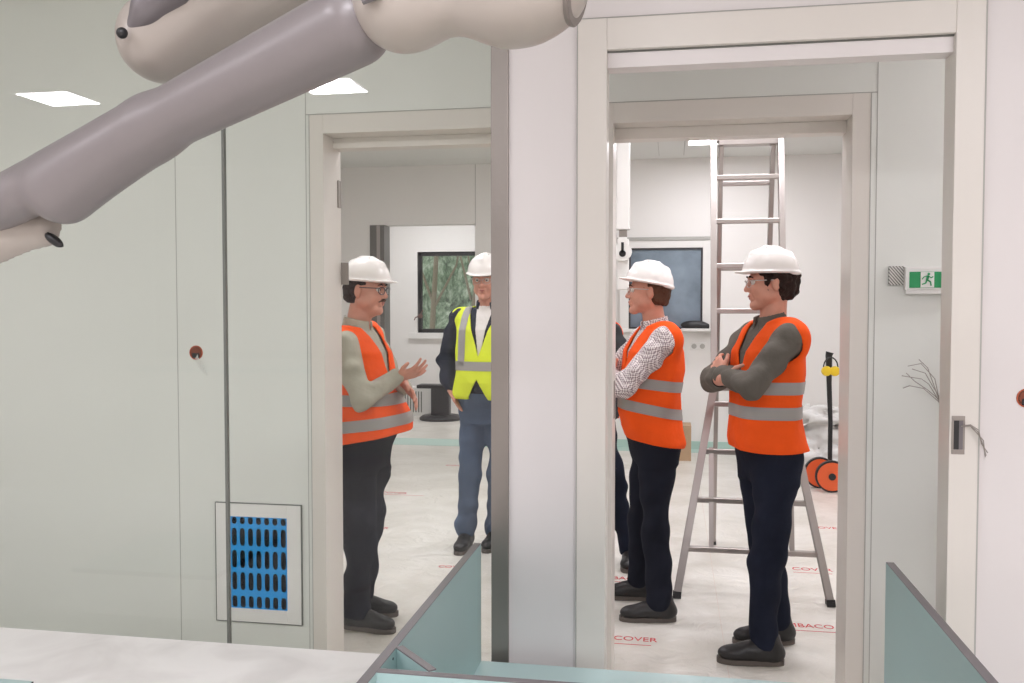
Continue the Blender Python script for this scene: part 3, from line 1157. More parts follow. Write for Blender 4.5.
# paper strip on the worktop
ps = MB()
P_ = [(-1.235, 2.29), (-1.185, 2.30), (-1.085, 2.17), (-1.05, 2.0), (-1.10, 1.99), (-1.135, 2.15), (-1.20, 2.25)]
ps.prism(P_, LZ + 0.001, LZ + 0.003)
tag(ps.build('paper_strip', M_PAPER), 'torn off-white paper strip lying on the white worktop', 'paper')


# ---------------------------------------------------------------- ceiling arms in the near room
def at(x, y, Yp):
    """world point on the plane Y = Yp seen at pixel x, y (used to read positions off the photograph)"""
    a = (x - 512) / FOC
    b = (341.5 - y) / FOC
    f_ = math.cos(PITCH) + math.sin(PITCH) * b
    u_ = -math.sin(PITCH) + math.cos(PITCH) * b
    rx = a * math.cos(YAW) - f_ * math.sin(YAW)
    ry = a * math.sin(YAW) + f_ * math.cos(YAW)
    t = Yp / ry
    return np.array([rx * t, Yp, CAM_H + u_ * t])


def ceiling_arm():
    root = empty('supply_boom', (0, 1.25, 3.1))
    off = np.array([0, 1.25, 3.1])

    def vol(lo, hi, h=0.006):
        return Vol(np.array(lo) - off, np.array(hi) - off, h)

    def C(p, q, ra, rb=None):
        return cone(np.array(p) - off, np.array(q) - off, ra, rb)

    def pr(px_, Yp):
        return px_ * Yp / FOC * 1.02

    # long grey beam
    A, B = at(-60, 235, 1.32), at(352, 26, 1.08)
    Cc = at(60, 182, 1.26)
    v = vol(np.minimum(A, B) - 0.12, np.maximum(A, B) + 0.12, 0.005)
    v.add(C(A, at(150, 128, 1.2), pr(28, 1.32), pr(31, 1.2)), 0.0)
    v.add(C(at(150, 128, 1.2), B, pr(31, 1.2), pr(41, 1.08)), 0.01)
    v.add(C(at(64, 192, 1.25), at(156, 127, 1.20), pr(35, 1.25), pr(29, 1.20)), 0.03)
    v.build('beam', M_ARM_GREY, root)
    # lower left joint
    lo, hi = at(-120, 280, 1.30) - 0.12, at(90, 190, 1.2) + 0.12
    v = vol(lo, hi, 0.005)
    v.add(C(at(-70, 268, 1.33), at(14, 228, 1.33), pr(40, 1.3), pr(36, 1.3)), 0.01)
    v.add(C(at(14, 228, 1.33), at(46, 228, 1.32), pr(36, 1.3), pr(23, 1.3)), 0.01)
    v.build('joint_cover', M_ARM_CREAM, root)
    p = at(54, 240, 1.29)
    vv = vol(p - 0.05, p + 0.05, 0.003)
    M = Matrix.Rotation(R(35), 3, 'Y')
    vv.add(elli(p - off, (0.020, 0.008, 0.008), [list(r) for r in M.transposed()]), 0.0)
    vv.build('vent', M_BLACK, root)
    # upper left joint, tucked behind the beam
    v = vol(at(80, 130, 1.25) - 0.1, at(330, -90, 1.25) + 0.14, 0.006)
    Yb = 1.30
    v.add(C(at(163, 38, Yb), at(235, -18, Yb), pr(47, Yb), pr(60, Yb)), 0.02)
    v.add(C(at(235, -18, Yb), at(330, -50, Yb), pr(60, Yb), pr(52, Yb)), 0.02)
    v.build('joint_cover', M_ARM_CREAM, root)
    # grey inset of that joint
    v = vol(at(100, 80, 1.16) - 0.05, at(230, -50, 1.16) + 0.09, 0.004)
    Yc = Yb - pr(40, Yb)
    v.add(C(at(129, 39, Yc + 0.012), at(152, 8, Yc), pr(8, Yc), pr(20, Yc)), 0.004)
    v.add(C(at(152, 8, Yc), at(178, -18, Yc - 0.01), pr(20, Yc), pr(28, Yc)), 0.01)
    v.build('inset_cover', M_EDGE, root)
    p = at(122, 33, Yc - 0.02)
    v = vol(p - 0.03, p + 0.03, 0.002)
    v.add(elli(p - off, (0.0085, 0.0085, 0.0085)), 0.0)
    v.build('knob', M_BLACK, root)
    # seam at its right side
    mb = MB()
    q = at(279, 8, Yb)
    pts = []
    d = (at(279, 8, Yb) - at(235, -18, Yb))
    # right joint
    Yr = 1.06
    v = vol(at(330, 90, Yr) - 0.12, at(620, -90, Yr) + 0.12, 0.005)
    v.add(C(at(404, 0, Yr), at(404, 0, Yr), pr(51, Yr), pr(51, Yr)), 0.0)
    v.add(C(at(404, 0, Yr), at(512, -12, Yr), pr(42, Yr), pr(34, Yr)), 0.02)
    v.add(C(at(512, -8, Yr), at(522, -10, Yr), pr(54, Yr), pr(54, Yr)), 0.03)
    v.add(C(at(522, -16, Yr), at(552, -12, Yr), pr(46, Yr), pr(36, Yr)), 0.02)
    v.build('joint_cover', M_ARM_CREAM, root)
    a_, b_ = at(540, -14, Yr), at(574, -11, Yr - 0.006)
    mb = MB()
    mb.tube([a_ - off, b_ - off], pr(34, Yr), 32)
    mb.build('neck', M_ARM_CREAM, root, True)
    c_ = b_ + (b_ - a_) * 0.10
    mb = MB()
    mb.tube([b_ - off, c_ - off, c_ + (b_ - a_) * 0.05 - off], [pr(34.5, Yr), pr(35, Yr), pr(33, Yr)], 32)
    mb.build('end_ring', M_ARM_SEAM, root, True)
    mb = MB()
    mb.tube([at(362, 0, Yr - 0.062) - off, at(380, -7, Yr - 0.062) - off], 0.006, 8)
    mb.build('slot', M_EDGE, root, True)
    # hanging column up to the ceiling, out of frame
    e2 = at(470, -45, Yr) - off
    mb = MB()
    mb.tube([(e2[0], e2[1], e2[2]), (e2[0], e2[1], 0)], 0.05, 24)
    mb.build('drop_column', M_ARM_CREAM, root, True)
    tag(root, 'grey and cream jointed supply boom hanging from the ceiling in front of the glass', 'supply boom')
    return root


ceiling_arm()

# ---------------------------------------------------------------- ladder
def ladder():
    root = empty('step_ladder', (0.42, 5.46, 0))
    H, Y0, Y1, YM = 2.56, 4.88, 6.05, 5.46
    cx, cy = 0.42, 5.46

    def F(x, z):      # point on the front leaf
        return (x - cx, Y0 + (YM - 0.02 - Y0) * z / H - cy, z)

    def B(x, z):
        return (x - cx, Y1 + (YM + 0.03 - Y1) * z / H - cy, z)
    zf = 1.12
    for x, xf in ((0.232, 0.037), (0.611, 0.826)):
        mb = MB()
        mb.bar(F(x, zf - 0.02), F(x, H), 0.026, 0.06, up=(0, 1, 0), bev=0.003)
        mb.build('front_rail', M_ALU, root)
        mb = MB()
        mb.bar(F(xf, 0.02), F(x, zf), 0.032, 0.05, up=(0, 1, 0), bev=0.003)
        o = mb.build('flared_leg', M_ALU, root)
        MB().bar(F(xf - (0.002 if x < 0.4 else -0.002), 0.0), F(xf, 0.03), 0.038, 0.056, up=(0, 1, 0), bev=0.003).build('rubber_foot', M_BLACK, o)
        xi = 0.217 if x < 0.4 else 0.637
        mb = MB()
        mb.bar(F(xi, 0.24), F(xi, 0.79), 0.02, 0.03, up=(0, 1, 0), bev=0.002)
        mb.build('strut', M_ALU, root)
    for x in (0.280, 0.576):
        mb = MB()
        mb.bar(B(x, 0.02), B(x, H), 0.026, 0.06, up=(0, 1, 0), bev=0.003)
        o = mb.build('rear_rail', M_ALU, root)
        MB().bar(B(x, 0.0), B(x, 0.03), 0.032, 0.066, up=(0, 1, 0), bev=0.003).build('rubber_foot', M_BLACK, o)
    z = 0.255
    while z < H:
        if z < zf:
            t = z / zf
            a, b = 0.037 + (0.232 - 0.037) * t, 0.826 + (0.611 - 0.826) * t
        else:
            a, b = 0.232, 0.611
        mb = MB()
        mb.bar(F(a, z), F(b, z), 0.034, 0.028, up=(0, 0, 1), bev=0.004)
        mb.build('rung', M_ALU, root)
        z += 0.2575
    for z in (2.30, 1.80, 1.05):
        mb = MB()
        mb.bar(B(0.280, z), B(0.576, z), 0.03, 0.026, up=(0, 0, 1), bev=0.004)
        mb.build('rung', M_ALU, root)
    mb = MB()
    mb.box((0.262 - cx, 0.598 - cx), (-0.035, 0.045), (H - 0.05, H - 0.005), 0.003)
    mb.build('top_bar', M_ALU, root)
    for x in (0.256, 0.592):
        MB().tube([(x - cx - 0.02, 0.0, H - 0.02), (x - cx + 0.02, 0.0, H - 0.02)], 0.015, 10).build('hinge_bolt', M_STEEL, root, True)
    tag(root, 'tall aluminium folding ladder with flared feet standing behind the two men in orange vests', 'ladder')


ladder()

# ---------------------------------------------------------------- clutter in the far room
bx = empty('cardboard_box', (0.06, 9.45, 0))
MB().box((-0.17, 0.14), (-0.15, 0.15), (0, 0.36), 0.004).build('carton', M_CARD, bx)
fl_ = MB()
fl_.box((-0.17, 0.14), (-0.002, 0.002), (0.36, 0.362))
fl_.build('tape', mat('brown tape', srgb(150, 122, 92), 0.4), bx)
tag(bx, 'brown cardboard box on the floor below the far blue window', 'box')

# wrapped bundle and reels on the right
v = Vol((0.95, 8.3, 0), (2.0, 9.3, 0.75), 0.02)
for (x, y, z, a, b, c) in ((1.25, 8.8, 0.14, 0.26, 0.25, 0.15), (1.45, 8.9, 0.36, 0.3, 0.22, 0.12), (1.2, 8.9, 0.33, 0.2, 0.2, 0.1), (1.6, 8.7, 0.16, 0.28, 0.24, 0.17), (1.4, 8.85, 0.52, 0.25, 0.18, 0.09)):
    v.add(elli((x, y, z), (a, b, c)), 0.03)
v.noise(0.03, 42, 5)
v.cut(lambda X, Y, Z: 0.002 - Z + 0 * X + 0 * Y)
tag(v.build('plastic_bundle', M_WRAP), 'crumpled clear plastic wrapped bundle on the floor behind the orange reels', 'bundle')
for (x, y, lb) in ((1.27, 8.1, 'orange cable reel disc with black rim, the left and rear one of two'), (1.34, 7.93, 'orange cable reel disc with black rim, the right and front one of two')):
    r_ = empty('cable_reel', (x, y, 0))
    MB().lathe((0, 0, 0.135), [(0.122, -0.02), (0.135, -0.02), (0.135, 0.02), (0.122, 0.02)], 32, 'Y').build('rim', M_BLACK, r_, True)
    MB().lathe((0, 0, 0.135), [(0.120, -0.023), (0.120, 0.023)], 32, 'Y').build('disc', M_REEL, r_, True)
    MB().lathe((0, 0, 0.135), [(0.03, -0.03), (0.03, 0.03)], 20, 'Y').build('hub', M_BLACK, r_, True)
    tag(r_, lb, 'reel')
pt = empty('tool_stand', (1.385, 8.3, 0))
MB().tube([(0, 0, 0), (0.0, 0, 0.55), (-0.015, 0, 0.9), (-0.02, 0, 1.14), (-0.012, 0, 1.17)], [0.02, 0.02, 0.022, 0.03, 0.035], 12).build('pole', M_BLACK, pt, True)
MB().lathe((0, 0, 0), [(0.10, 0), (0.10, 0.012), (0.02, 0.03)], 20).build('base_plate', M_BLACK, pt, True)
tag(pt, 'black upright pole standing beside the orange reels', 'pole')
em = empty('ear_defenders', (1.36, 8.20, 1.01))
for x in (-0.03, 0.04):
    MB().lathe((x, 0, 0), [(0.02, -0.035), (0.04, -0.03), (0.045, 0), (0.038, 0.03), (0.02, 0.034)], 16, 'Y').build('cup', M_YELP, em, True)
pts = [(0.005 + 0.06 * math.cos(R(a)), 0, 0.03 + 0.09 * math.sin(R(a))) for a in range(-10, 191, 20)]
MB().tube(pts, 0.006, 8).build('headband', M_BLACK, em, True)
tag(em, 'yellow ear defenders with black band hung on the black pole', 'ear defenders')

# stand and bag in the last room
st = empty('monitor_stand', (-3.18, 12.2, 0))
MB().lathe((0, 0, 0), [(0.30, 0), (0.30, 0.03), (0.26, 0.06), (0.10, 0.07)], 32).build('base', M_BLACK, st, True)
MB().box((-0.13, 0.13), (-0.06, 0.06), (0.06, 0.44), 0.008).build('post', M_EDGE_D, st)
MB().box((-0.32, 0.20), (-0.12, 0.12), (0.44, 0.49), 0.01).build('tray', M_BLACK, st)
tag(st, 'black pedestal with round base and short tray in the last room', 'stand')
rd = empty('radiator_crate', (-3.62, 12.6, 0))
MB().box((-0.30, 0.26), (-0.12, 0.12), (0.0, 0.42), 0.006).build('body', M_WHITEPL, rd)
s_ = MB()
for i in range(9):
    s_.box((-0.25 + i * 0.04, -0.235 + i * 0.04), (-0.125, -0.12), (0.06, 0.36))
s_.build('grille', M_SEAM_DARK, rd)
tag(rd, 'white slatted unit on the floor beside the black pedestal', 'crate')
v = Vol((-4.3, 11.7, 0), (-3.3, 12.4, 0.4), 0.02)
for (x, y, z, a, b, c) in ((-3.98, 11.9, 0.07, 0.25, 0.18, 0.08), (-3.80, 11.9, 0.06, 0.18, 0.15, 0.07), (-3.9, 11.95, 0.14, 0.2, 0.13, 0.06)):
    v.add(elli((x, y, z), (a, b, c)), 0.03)
v.noise(0.02, 26, 9)
v.cut(lambda X, Y, Z: 0.002 - Z + 0 * X + 0 * Y)
tag(v.build('plastic_sheet', M_WRAP), 'heap of clear plastic sheeting on the floor in front of the slatted unit', 'plastic sheet')

# what the glass mirrors: cabinet and shelves of the near room behind the viewer
cab = empty('wall_cabinet', (-4.6, -3.35, 0))
MB().box((-1.0, 1.9), (-0.33, 0.15), (0, 0.9), 0.004).build('body', M_WALL_A, cab)
for i in range(3):
    MB().box((-0.95, 0.2), (0.15, 0.168), (0.08 + i * 0.27, 0.33 + i * 0.27), 0.003).build('drawer', M_WALL_B, cab)
    MB().box((0.22, 1.85), (0.15, 0.168), (0.08 + i * 0.27, 0.33 + i * 0.27), 0.003).build('drawer', M_WALL_B, cab)
MB().box((-1.02, 1.92), (-0.33, 0.19), (0.9, 0.94), 0.004).build('top', M_TEAL, cab)
tag(cab, 'white drawer cabinet with teal top along the wall opposite the glass', 'cabinet')
struct(MB().box((XL, XR), (-3.72, -3.66), (1.02, 1.10)).build('trim_19', M_SEAM), 'wall protection rail')

# ---------------------------------------------------------------- people
def n_(v):
    v = np.array(v, float)
    return v / np.linalg.norm(v)


def hand_prims(w, d, n, side, curl=(0.3, 0.5, 0.4), s=1.0, spread=0.12, thumb=0.8, per=(1, 1, 1, 1)):
    """w wrist, d pointing direction, n palm normal (fingers curl towards it), side towards the thumb"""
    d, n = n_(d), n_(n)
    n = n_(n - d * (n @ d))
    side = n_(np.array(side, float) - d * (d @ np.array(side, float)) - n * (n @ np.array(side, float)))
    out = []
    w = np.array(w, float)
    offs = (0.030, 0.010, -0.010, -0.029)
    lens = (0.074, 0.082, 0.077, 0.060)
    for i, (o, L) in enumerate(zip(offs, lens)):
        k = w + d * (0.088 - abs(o - 0.008) * 0.15) * s + side * o * s
        out.append((cone(w + side * o * 0.6 * s + d * 0.01, k, 0.015 * s, 0.0115 * s), 0.010))
        a = spread * (o / 0.03)
        p = k
        ang = 0.0
        seg = (0.45, 0.31, 0.24)
        for j in range(3):
            ang += curl[j] * per[i]
            v = d * math.cos(ang) + n * math.sin(ang)
            v = n_(v + side * a)
            q = p + v * L * seg[j] * s
            out.append((cone(p, q, (0.0100 - 0.0010 * j) * s, (0.0092 - 0.0010 * j) * s), 0.002))
            p = q
    b = w + side * 0.022 * s + d * 0.025 * s
    v = n_(side * thumb + d * 0.75 + n * 0.25)
    m_ = b + v * 0.042 * s
    out.append((cone(b, m_, 0.015 * s, 0.0115 * s), 0.008))
    v2 = n_(side * thumb * 0.6 + d * 1.0 + n * 0.3)
    out.append((cone(m_, m_ + v2 * 0.034 * s, 0.0112 * s, 0.0088 * s), 0.003))
    return out


def person(name, loc, rz, s, cfg, label):
    """figure facing its own +x, left side +y; every length below is for a 1.80 m body and scaled by s"""
    root = empty(name, loc, rz)
    g = cfg.get
    h = g('h', 0.004)
    hc = g('hc', 0.006)
    V = lambda p: np.array(p, float) * s
    W = g('w', 1.0)                      # girth
    bel = g('belly', 0.0)
    lean = g('lean', 0.0)                # forward offset of the shoulders
    tz = lambda z: lean * max(0, z - 0.95) / 0.5

    # ---- torso stations (z, cx, cy, rx, ry)
    st = [(0.80, -0.01, 0.100, 0.155), (0.90, -0.01, 0.118, 0.172), (0.98, 0.005 + bel * .5, 0.115 + bel * .5, 0.165),
          (1.06, 0.005 + bel, 0.108 + bel, 0.155), (1.16, 0.005 + bel * .7, 0.110 + bel * .6, 0.155), (1.28, 0.0, 0.118 + bel * .15, 0.162),
          (1.38, -0.005, 0.112, 0.160), (1.45, -0.015, 0.085, 0.135), (1.50, -0.02, 0.055, 0.09)]

    def torso(grow=0.0, lo=0.80, hi=1.5, flare=0.0):
        q = []
        for (z, cx, rx, ry) in st:
            if z < lo - 0.2:
                continue
            e = grow + flare * max(0, (1.15 - z)) / 0.25
            q.append((z * s, (cx + tz(z)) * s, 0, (rx * W + e) * s, (ry * W + e) * s))
        return loft(q)
    SH = {1: V(g('shL', (tz(1.43) - 0.01, 0.175 * W, 1.447))), -1: V(g('shR', (tz(1.43) - 0.01, -0.175 * W, 1.447)))}
    EL = {1: V(cfg['elL']), -1: V(cfg['elR'])}
    WR = {1: V(cfg['wrL']), -1: V(cfg['wrR'])}
    neckb = V((tz(1.5) - 0.015, 0, 1.49))
    # ---- head frame
    hy, hp = R(g('head_yaw', 0)), R(g('head_pitch', 0))
    Rm = np.array(Matrix.Rotation(hy, 3, 'Z') @ Matrix.Rotation(hp, 3, 'Y'))
    HC = V(np.array((tz(1.7) + g('head_fwd', 0.03), 0, 1.690))) + 0
    H = lambda p: HC + Rm @ (np.array(p, float) * s)
    HM = Rm.T
    E = lambda c, r: elli(H(c), np.array(r) * s, HM)
    K = lambda a, b, ra, rb=None: cone(H(a), H(b), ra * s, (ra if rb is None else rb) * s)
    # ---- legs
    FT = {}
    for k in (1, -1):
        x, y, a = cfg['footL' if k == 1 else 'footR']      # ankle x, y and toe-out angle, in local metres
        FT[k] = (np.array((x, y, 0.0)), R(a))
    hips = {k: V((-0.01, k * 0.088, 0.90)) for k in (1, -1)}
    ank = {k: FT[k][0] + np.array((0, 0, 0.09 * s)) for k in (1, -1)}
    knee = {}
    for k in (1, -1):
        m_ = (hips[k] * 0.46 + ank[k] * 0.54)
        m_[0] += g('knee_fwd', 0.02)
        knee[k] = m_

    # ---- body
    hi_ = HC[2] + 0.16 * s
    rad = 0.62 * s
    lo_b = (min(-0.3, min(FT[1][0][0], FT[-1][0][0]) - 0.14), -0.42 * s, -0.01)
    hi_b = (max(0.48 * s, 0.3), 0.42 * s, hi_)
    b = Vol(lo_b, hi_b, h)
    b.add(torso(-0.014, lo=1.06), 0.02)
    b.add(cone(V((-0.01, -0.05, 0.93)), V((-0.01, 0.05, 0.93)), 0.09 * s), 0.03)
    b.add(cone(SH[1], SH[-1], 0.05 * s), 0.04)
    for k in (1, -1):
        b.add(cone(SH[k], EL[k], 0.044 * s, 0.036 * s), 0.01)
        b.add(cone(EL[k], WR[k], 0.037 * s, 0.027 * s), 0.012)
        for prim, kk in hand_prims(WR[k], *cfg['handL' if k == 1 else 'handR'], s=s * 0.98, **g('hopt', {})):
            b.add(prim, kk)
        b.add(cone(hips[k], knee[k], 0.064 * s, 0.045 * s), 0.01)
        b.add(cone(knee[k], ank[k], 0.045 * s, 0.034 * s), 0.01)
        fw = np.array((math.cos(FT[k][1]), math.sin(FT[k][1]), 0))
        b.add(cone(ank[k] - (0, 0, 0.045 * s), ank[k] + fw * 0.14 * s - np.array((0, 0, 0.055 * s)), 0.034 * s, 0.026 * s), 0.02)
    # neck and head
    b.add(cone(neckb - (0, 0, 0.03), H((-0.022, 0, -0.05)), 0.062 * s, 0.054 * s), 0.03)
    b.add(E((-0.015, 0, 0.03), (0.098, 0.076, 0.090)), 0.02)
    b.add(E((0.022, 0, -0.018), (0.070, 0.062, 0.088)), 0.02)
    jw = g('jaw', 1.0)
    for k in (1, -1):
        b.add(K((-0.005, k * 0.045 * jw, -0.055), (0.060, k * 0.016, -0.094), 0.026, 0.020), 0.02)
        b.add(K((0.060, k * 0.030 * jw, -0.030), (0.035, k * 0.045 * jw, -0.06), 0.022, 0.024), 0.02)
        b.add(K((0.082, k * 0.038, 0.026), (0.088, k * 0.012, 0.024), 0.009), 0.01)
        b.add(E((-0.008, k * 0.078, -0.008), (0.019, 0.010, 0.033)), 0.006)
        b.sub(E((0.100, k * 0.031, 0.004), (0.018, 0.016, 0.012)), 0.012)
        b.sub(E((0.003, k * 0.090, -0.004), (0.008, 0.006, 0.016)), 0.004)
    b.add(K((0.074, 0, -0.100), (0.070, 0, -0.096), 0.020 * g('chin', 1)), 0.018)
    if g('dchin'):
        b.add(K((0.03, 0, -0.105), (-0.0, 0, -0.115), 0.034 * g('dchin'), 0.04 * g('dchin')), 0.02)
    b.add(K((0.084, 0, 0.012), (0.106, 0, -0.026), 0.009, 0.0125), 0.008)
    for k in (1, -1):
        b.add(K((0.094, k * 0.011, -0.031), (0.094, k * 0.011, -0.031), 0.0085), 0.005)
    b.add(K((0.088, -0.016, -0.054), (0.088, 0.016, -0.054), 0.0085), 0.006)
    b.add(K((0.084, -0.014, -0.068), (0.084, 0.014, -0.068), 0.0090), 0.006)
    b.sub(K((0.101, -0.020, -0.0610), (0.101, 0.020, -0.0610), 0.0045), 0.004)
    body = b.build('body', M_SKIN, root)
    # eyes
    for k in (1, -1):
        e = MB()
        c = H((0.079, k * 0.031, 0.006))
        bmesh.ops.create_uvsphere(e.bm, u_segments=14, v_segments=10, radius=0.0125 * s, matrix=Matrix.Translation(Vector(c)))
        eo = e.build('eye', M_EYE, root, True)
        e = MB()
        c = H((0.0868, k * 0.031, 0.005))
        bmesh.ops.create_uvsphere(e.bm, u_segments=12, v_segments=8, radius=0.0062 * s, matrix=Matrix.Translation(Vector(c)))
        e.build('iris', M_IRIS, eo, True)
        e = MB()
        e.tube([H((0.093, k * 0.012, 0.026)), H((0.095, k * 0.028, 0.032)), H((0.084, k * 0.048, 0.026))], [0.003 * s, 0.0045 * s, 0.002 * s], 8)
        e.build('eyebrow', cfg['hair'], root, True)
    e = MB()
    e.tube([H((0.086, -0.021, -0.060)), H((0.0955, -0.008, -0.057)), H((0.0955, 0.008, -0.057)), H((0.086, 0.021, -0.060))], [0.002 * s, 0.005 * s, 0.005 * s, 0.002 * s], 8)
    e.tube([H((0.084, -0.018, -0.0655)), H((0.092, 0, -0.067)), H((0.084, 0.018, -0.0655))], [0.002 * s, 0.005 * s, 0.002 * s], 8)
    e.build('lips', M_LIP, root, True)
    # hair
    hv = Vol(HC - 0.17 * s, HC + 0.17 * s, 0.004)
    hl = g('hair_low', -0.075)
    hv.add(E((-0.026, 0, 0.012), (0.096 + g('hair_thick', 0), 0.083 + g('hair_thick', 0) * .5, 0.098)), 0)
    hv.add(E((-0.05, 0, -0.035), (0.062 + g('hair_thick', 0), 0.068, 0.055)), 0.02)
    A = HM * 1.0

    def loc_(i, X, Y, Z):
        return (A[i][0] * (X - HC[0]) + A[i][1] * (Y - HC[1]) + A[i][2] * (Z - HC[2])) / s
    hv.cut(lambda X, Y, Z: s * (hl - loc_(2, X, Y, Z) - 0.0 * loc_(0, X, Y, Z)))
    # face opening and the space round the ears
    hv.cut(lambda X, Y, Z: -s * np.maximum(-(loc_(0, X, Y, Z) - 0.034 - np.maximum(loc_(2, X, Y, Z), 0) * 0.6), 0.0) + s * np.maximum(loc_(0, X, Y, Z) - 0.034 - np.maximum(loc_(2, X, Y, Z), 0) * 0.6, 0))
    for k in (1, -1):
        hv.sub(E((0.012, k * 0.082, -0.030), (0.036, 0.03, 0.050)), 0.004)
    if g('sideburn'):
        for k in (1, -1):
            hv.add(K((0.026, k * 0.070, 0.02), (0.024, k * 0.066, -0.045), 0.012, 0.007), 0.004)
    hv.noise(0.0022 + g('curl', 0), 140, 3)
    hv.build('hair', cfg['hair'], root)
    if g('moustache'):
        e = MB()
        e.tube([H((0.083, -0.026, -0.056)), H((0.098, -0.01, -0.046)), H((0.1, 0, -0.044)), H((0.098, 0.01, -0.046)), H((0.083, 0.026, -0.056))], [0.003 * s, 0.0065 * s, 0.006 * s, 0.0065 * s, 0.003 * s], 8)
        e.build('moustache', M_HAIR_B, root, True)

    # ---- helmet
    tp = R(g('helm_tilt', 4))
    Rt = Rm @ np.array(Matrix.Rotation(tp, 3, 'Y'))
    HH = HC + Rm @ (np.array((0, 0, 0.044)) * s)
    hs = s * g('helm', 1.0)
    G = lambda p: HH + Rt @ (np.array(p, float) * hs)
    GE = lambda c, r: elli(G(c), np.array(r) * hs, Rt.T)
    hv = Vol(HH - 0.20 * s, HH + 0.22 * s, 0.0035)
    hv.add(GE((-0.006, 0, 0.006), (0.126, 0.110, 0.114)), 0)
    hv.add(cone(G((0.075, 0, 0.082)), G((-0.083, 0, 0.082)), 0.016 * hs), 0.02)
    hv.add(cone(G((0.02, 0, 0.101)), G((-0.03, 0, 0.101)), 0.017 * hs), 0.02)

    def gl(i, X, Y, Z):
        T = Rt.T
        return (T[i][0] * (X - HH[0]) + T[i][1] * (Y - HH[1]) + T[i][2] * (Z - HH[2])) / hs
    hv.cut(lambda X, Y, Z: hs * (-0.002 - gl(2, X, Y, Z)))
    hv.add(GE((0.002, 0, 0.004), (0.139, 0.120, 0.009)), 0.010)
    hv.add(GE((0.075, 0, 0.003), (0.082, 0.084, 0.007)), 0.006)
    hv.add(GE((-0.085, 0, -0.004), (0.052, 0.082, 0.012)), 0.010)
    hv.sub(GE((-0.006, 0, -0.006), (0.114, 0.098, 0.102)), 0.003)
    helm = hv.build('safety_helmet', M_HELMET, root)
    for k in (1, -1):
        for x in (-0.02, 0.012):
            c = G((x, k * 0.030, 0.1130 - abs(x) * 0.05))
            e = MB()
            e.bar(c - Rt @ np.array((0.011, 0, 0)) * hs, c + Rt @ np.array((0.011, 0, 0)) * hs, 0.006, 0.004, up=Rt @ np.array((0, k * 0.25, 1)))
            e.build('vent_slot', M_EDGE, helm)
    # ---- glasses
    ge = g('glasses')
    if ge:
        fm = {'clear': mat('clear frame', srgb(196, 186, 180), 0.25), 'dark': M_EDGE_D}[ge]
        e = MB()
        for k in (1, -1):
            e.tube([H((0.100, k * 0.058, 0.012)), H((0.075, k * 0.074, 0.012)), H((-0.01, k * 0.083, 0.010))], 0.0022 * s, 6)
            cen = (0.104, k * 0.033, 0.0)
            ring = [H((cen[0] - 0.012 * abs(math.sin(t)) * 0 - 0.010 * ((k * 0.026 * math.cos(t) + 0.0) > 0) * abs(math.cos(t)), cen[1] + 0.026 * math.cos(t), cen[2] + 0.018 * math.sin(t))) for t in np.linspace(0, 2 * math.pi, 18, endpoint=False)]
            e.tube(ring, (0.0013 if ge == 'clear' else 0.002) * s, 6, close=True)
        e.tube([H((0.104, -0.009, 0.006)), H((0.108, 0, 0.009)), H((0.104, 0.009, 0.006))], 0.0018 * s, 6)
        go = e.build('glasses', fm, root, True)
        e = MB()
        for k in (1, -1):
            ring = [e.bm.verts.new(Vector(H((0.104 - 0.010 * (k * math.cos(t) > 0) * abs(math.cos(t)), k * 0.033 + 0.026 * math.cos(t), 0.018 * math.sin(t))))) for t in np.linspace(0, 2 * math.pi, 18, endpoint=False)]
            e.bm.faces.new(ring)
        e.build('lens', M_LENS, go)

    # ---- trousers
    tv = Vol((lo_b[0], -0.32 * s, 0.03), (0.40 * s, 0.32 * s, 1.08 * s), hc)
    tv.add(torso(0.002, lo=0.8), 0.0)
    tv.cut(lambda X, Y, Z: np.maximum(0.80 * s - Z, Z - 1.04 * s) + 0 * X + 0 * Y)
    lr = g('leg', 1.0)
    for k in (1, -1):
        tv.add(cone(hips[k] + (0, 0, 0.02), knee[k], 0.098 * s * lr, 0.072 * s * lr), 0.03)
        low = ank[k] * 1.0
        low[2] = 0.10 * s
        tv.add(cone(knee[k], low, 0.070 * s * lr, 0.060 * s * lr * g('hem', 1.0)), 0.03)
    tv.cut(lambda X, Y, Z: 0.065 * s - Z + 0 * X + 0 * Y)
    tv.noise(0.008, 30, 11 + int(abs(loc[0]) * 100), (0.8, 0.8, 1.0), mask=lambda X, Y, Z: (0.86 * s - Z) / 0.12 + 0 * X + 0 * Y)
    tr_ = tv.build('trousers', cfg['trousers'], root)
    # ---- shoes
    for k in (1, -1):
        p, a = FT[k]
        fw, sd = np.array((math.cos(a), math.sin(a), 0)), np.array((-math.sin(a), math.cos(a), 0))
        sv = Vol(p - np.array((0.25, 0.25, 0.0)), p + np.array((0.27, 0.27, 0.17 * s)), 0.004)
        P = lambda x, y, z: p + (fw * x + sd * y + np.array((0, 0, z))) * s
        M3 = np.array((fw, sd, (0, 0, 1)))
        sv.add(cone(P(-0.035, 0, 0.055), P(-0.02, 0, 0.13), 0.044 * s, 0.043 * s), 0.0)
        sv.add(elli(P(0.03, 0, 0.05), np.array((0.115, 0.046, 0.055)) * s, M3), 0.03)
        sv.add(elli(P(0.135, 0, 0.042), np.array((0.070, 0.047, 0.036)) * s, M3), 0.02)
        sv.cut(lambda X, Y, Z: 0.02 * s - Z + 0 * X + 0 * Y)
        sv.cut(lambda X, Y, Z: Z - 0.135 * s + 0 * X + 0 * Y)
        so = sv.build('shoe', M_SHOE, root)
        mb = MB()
        prof = []
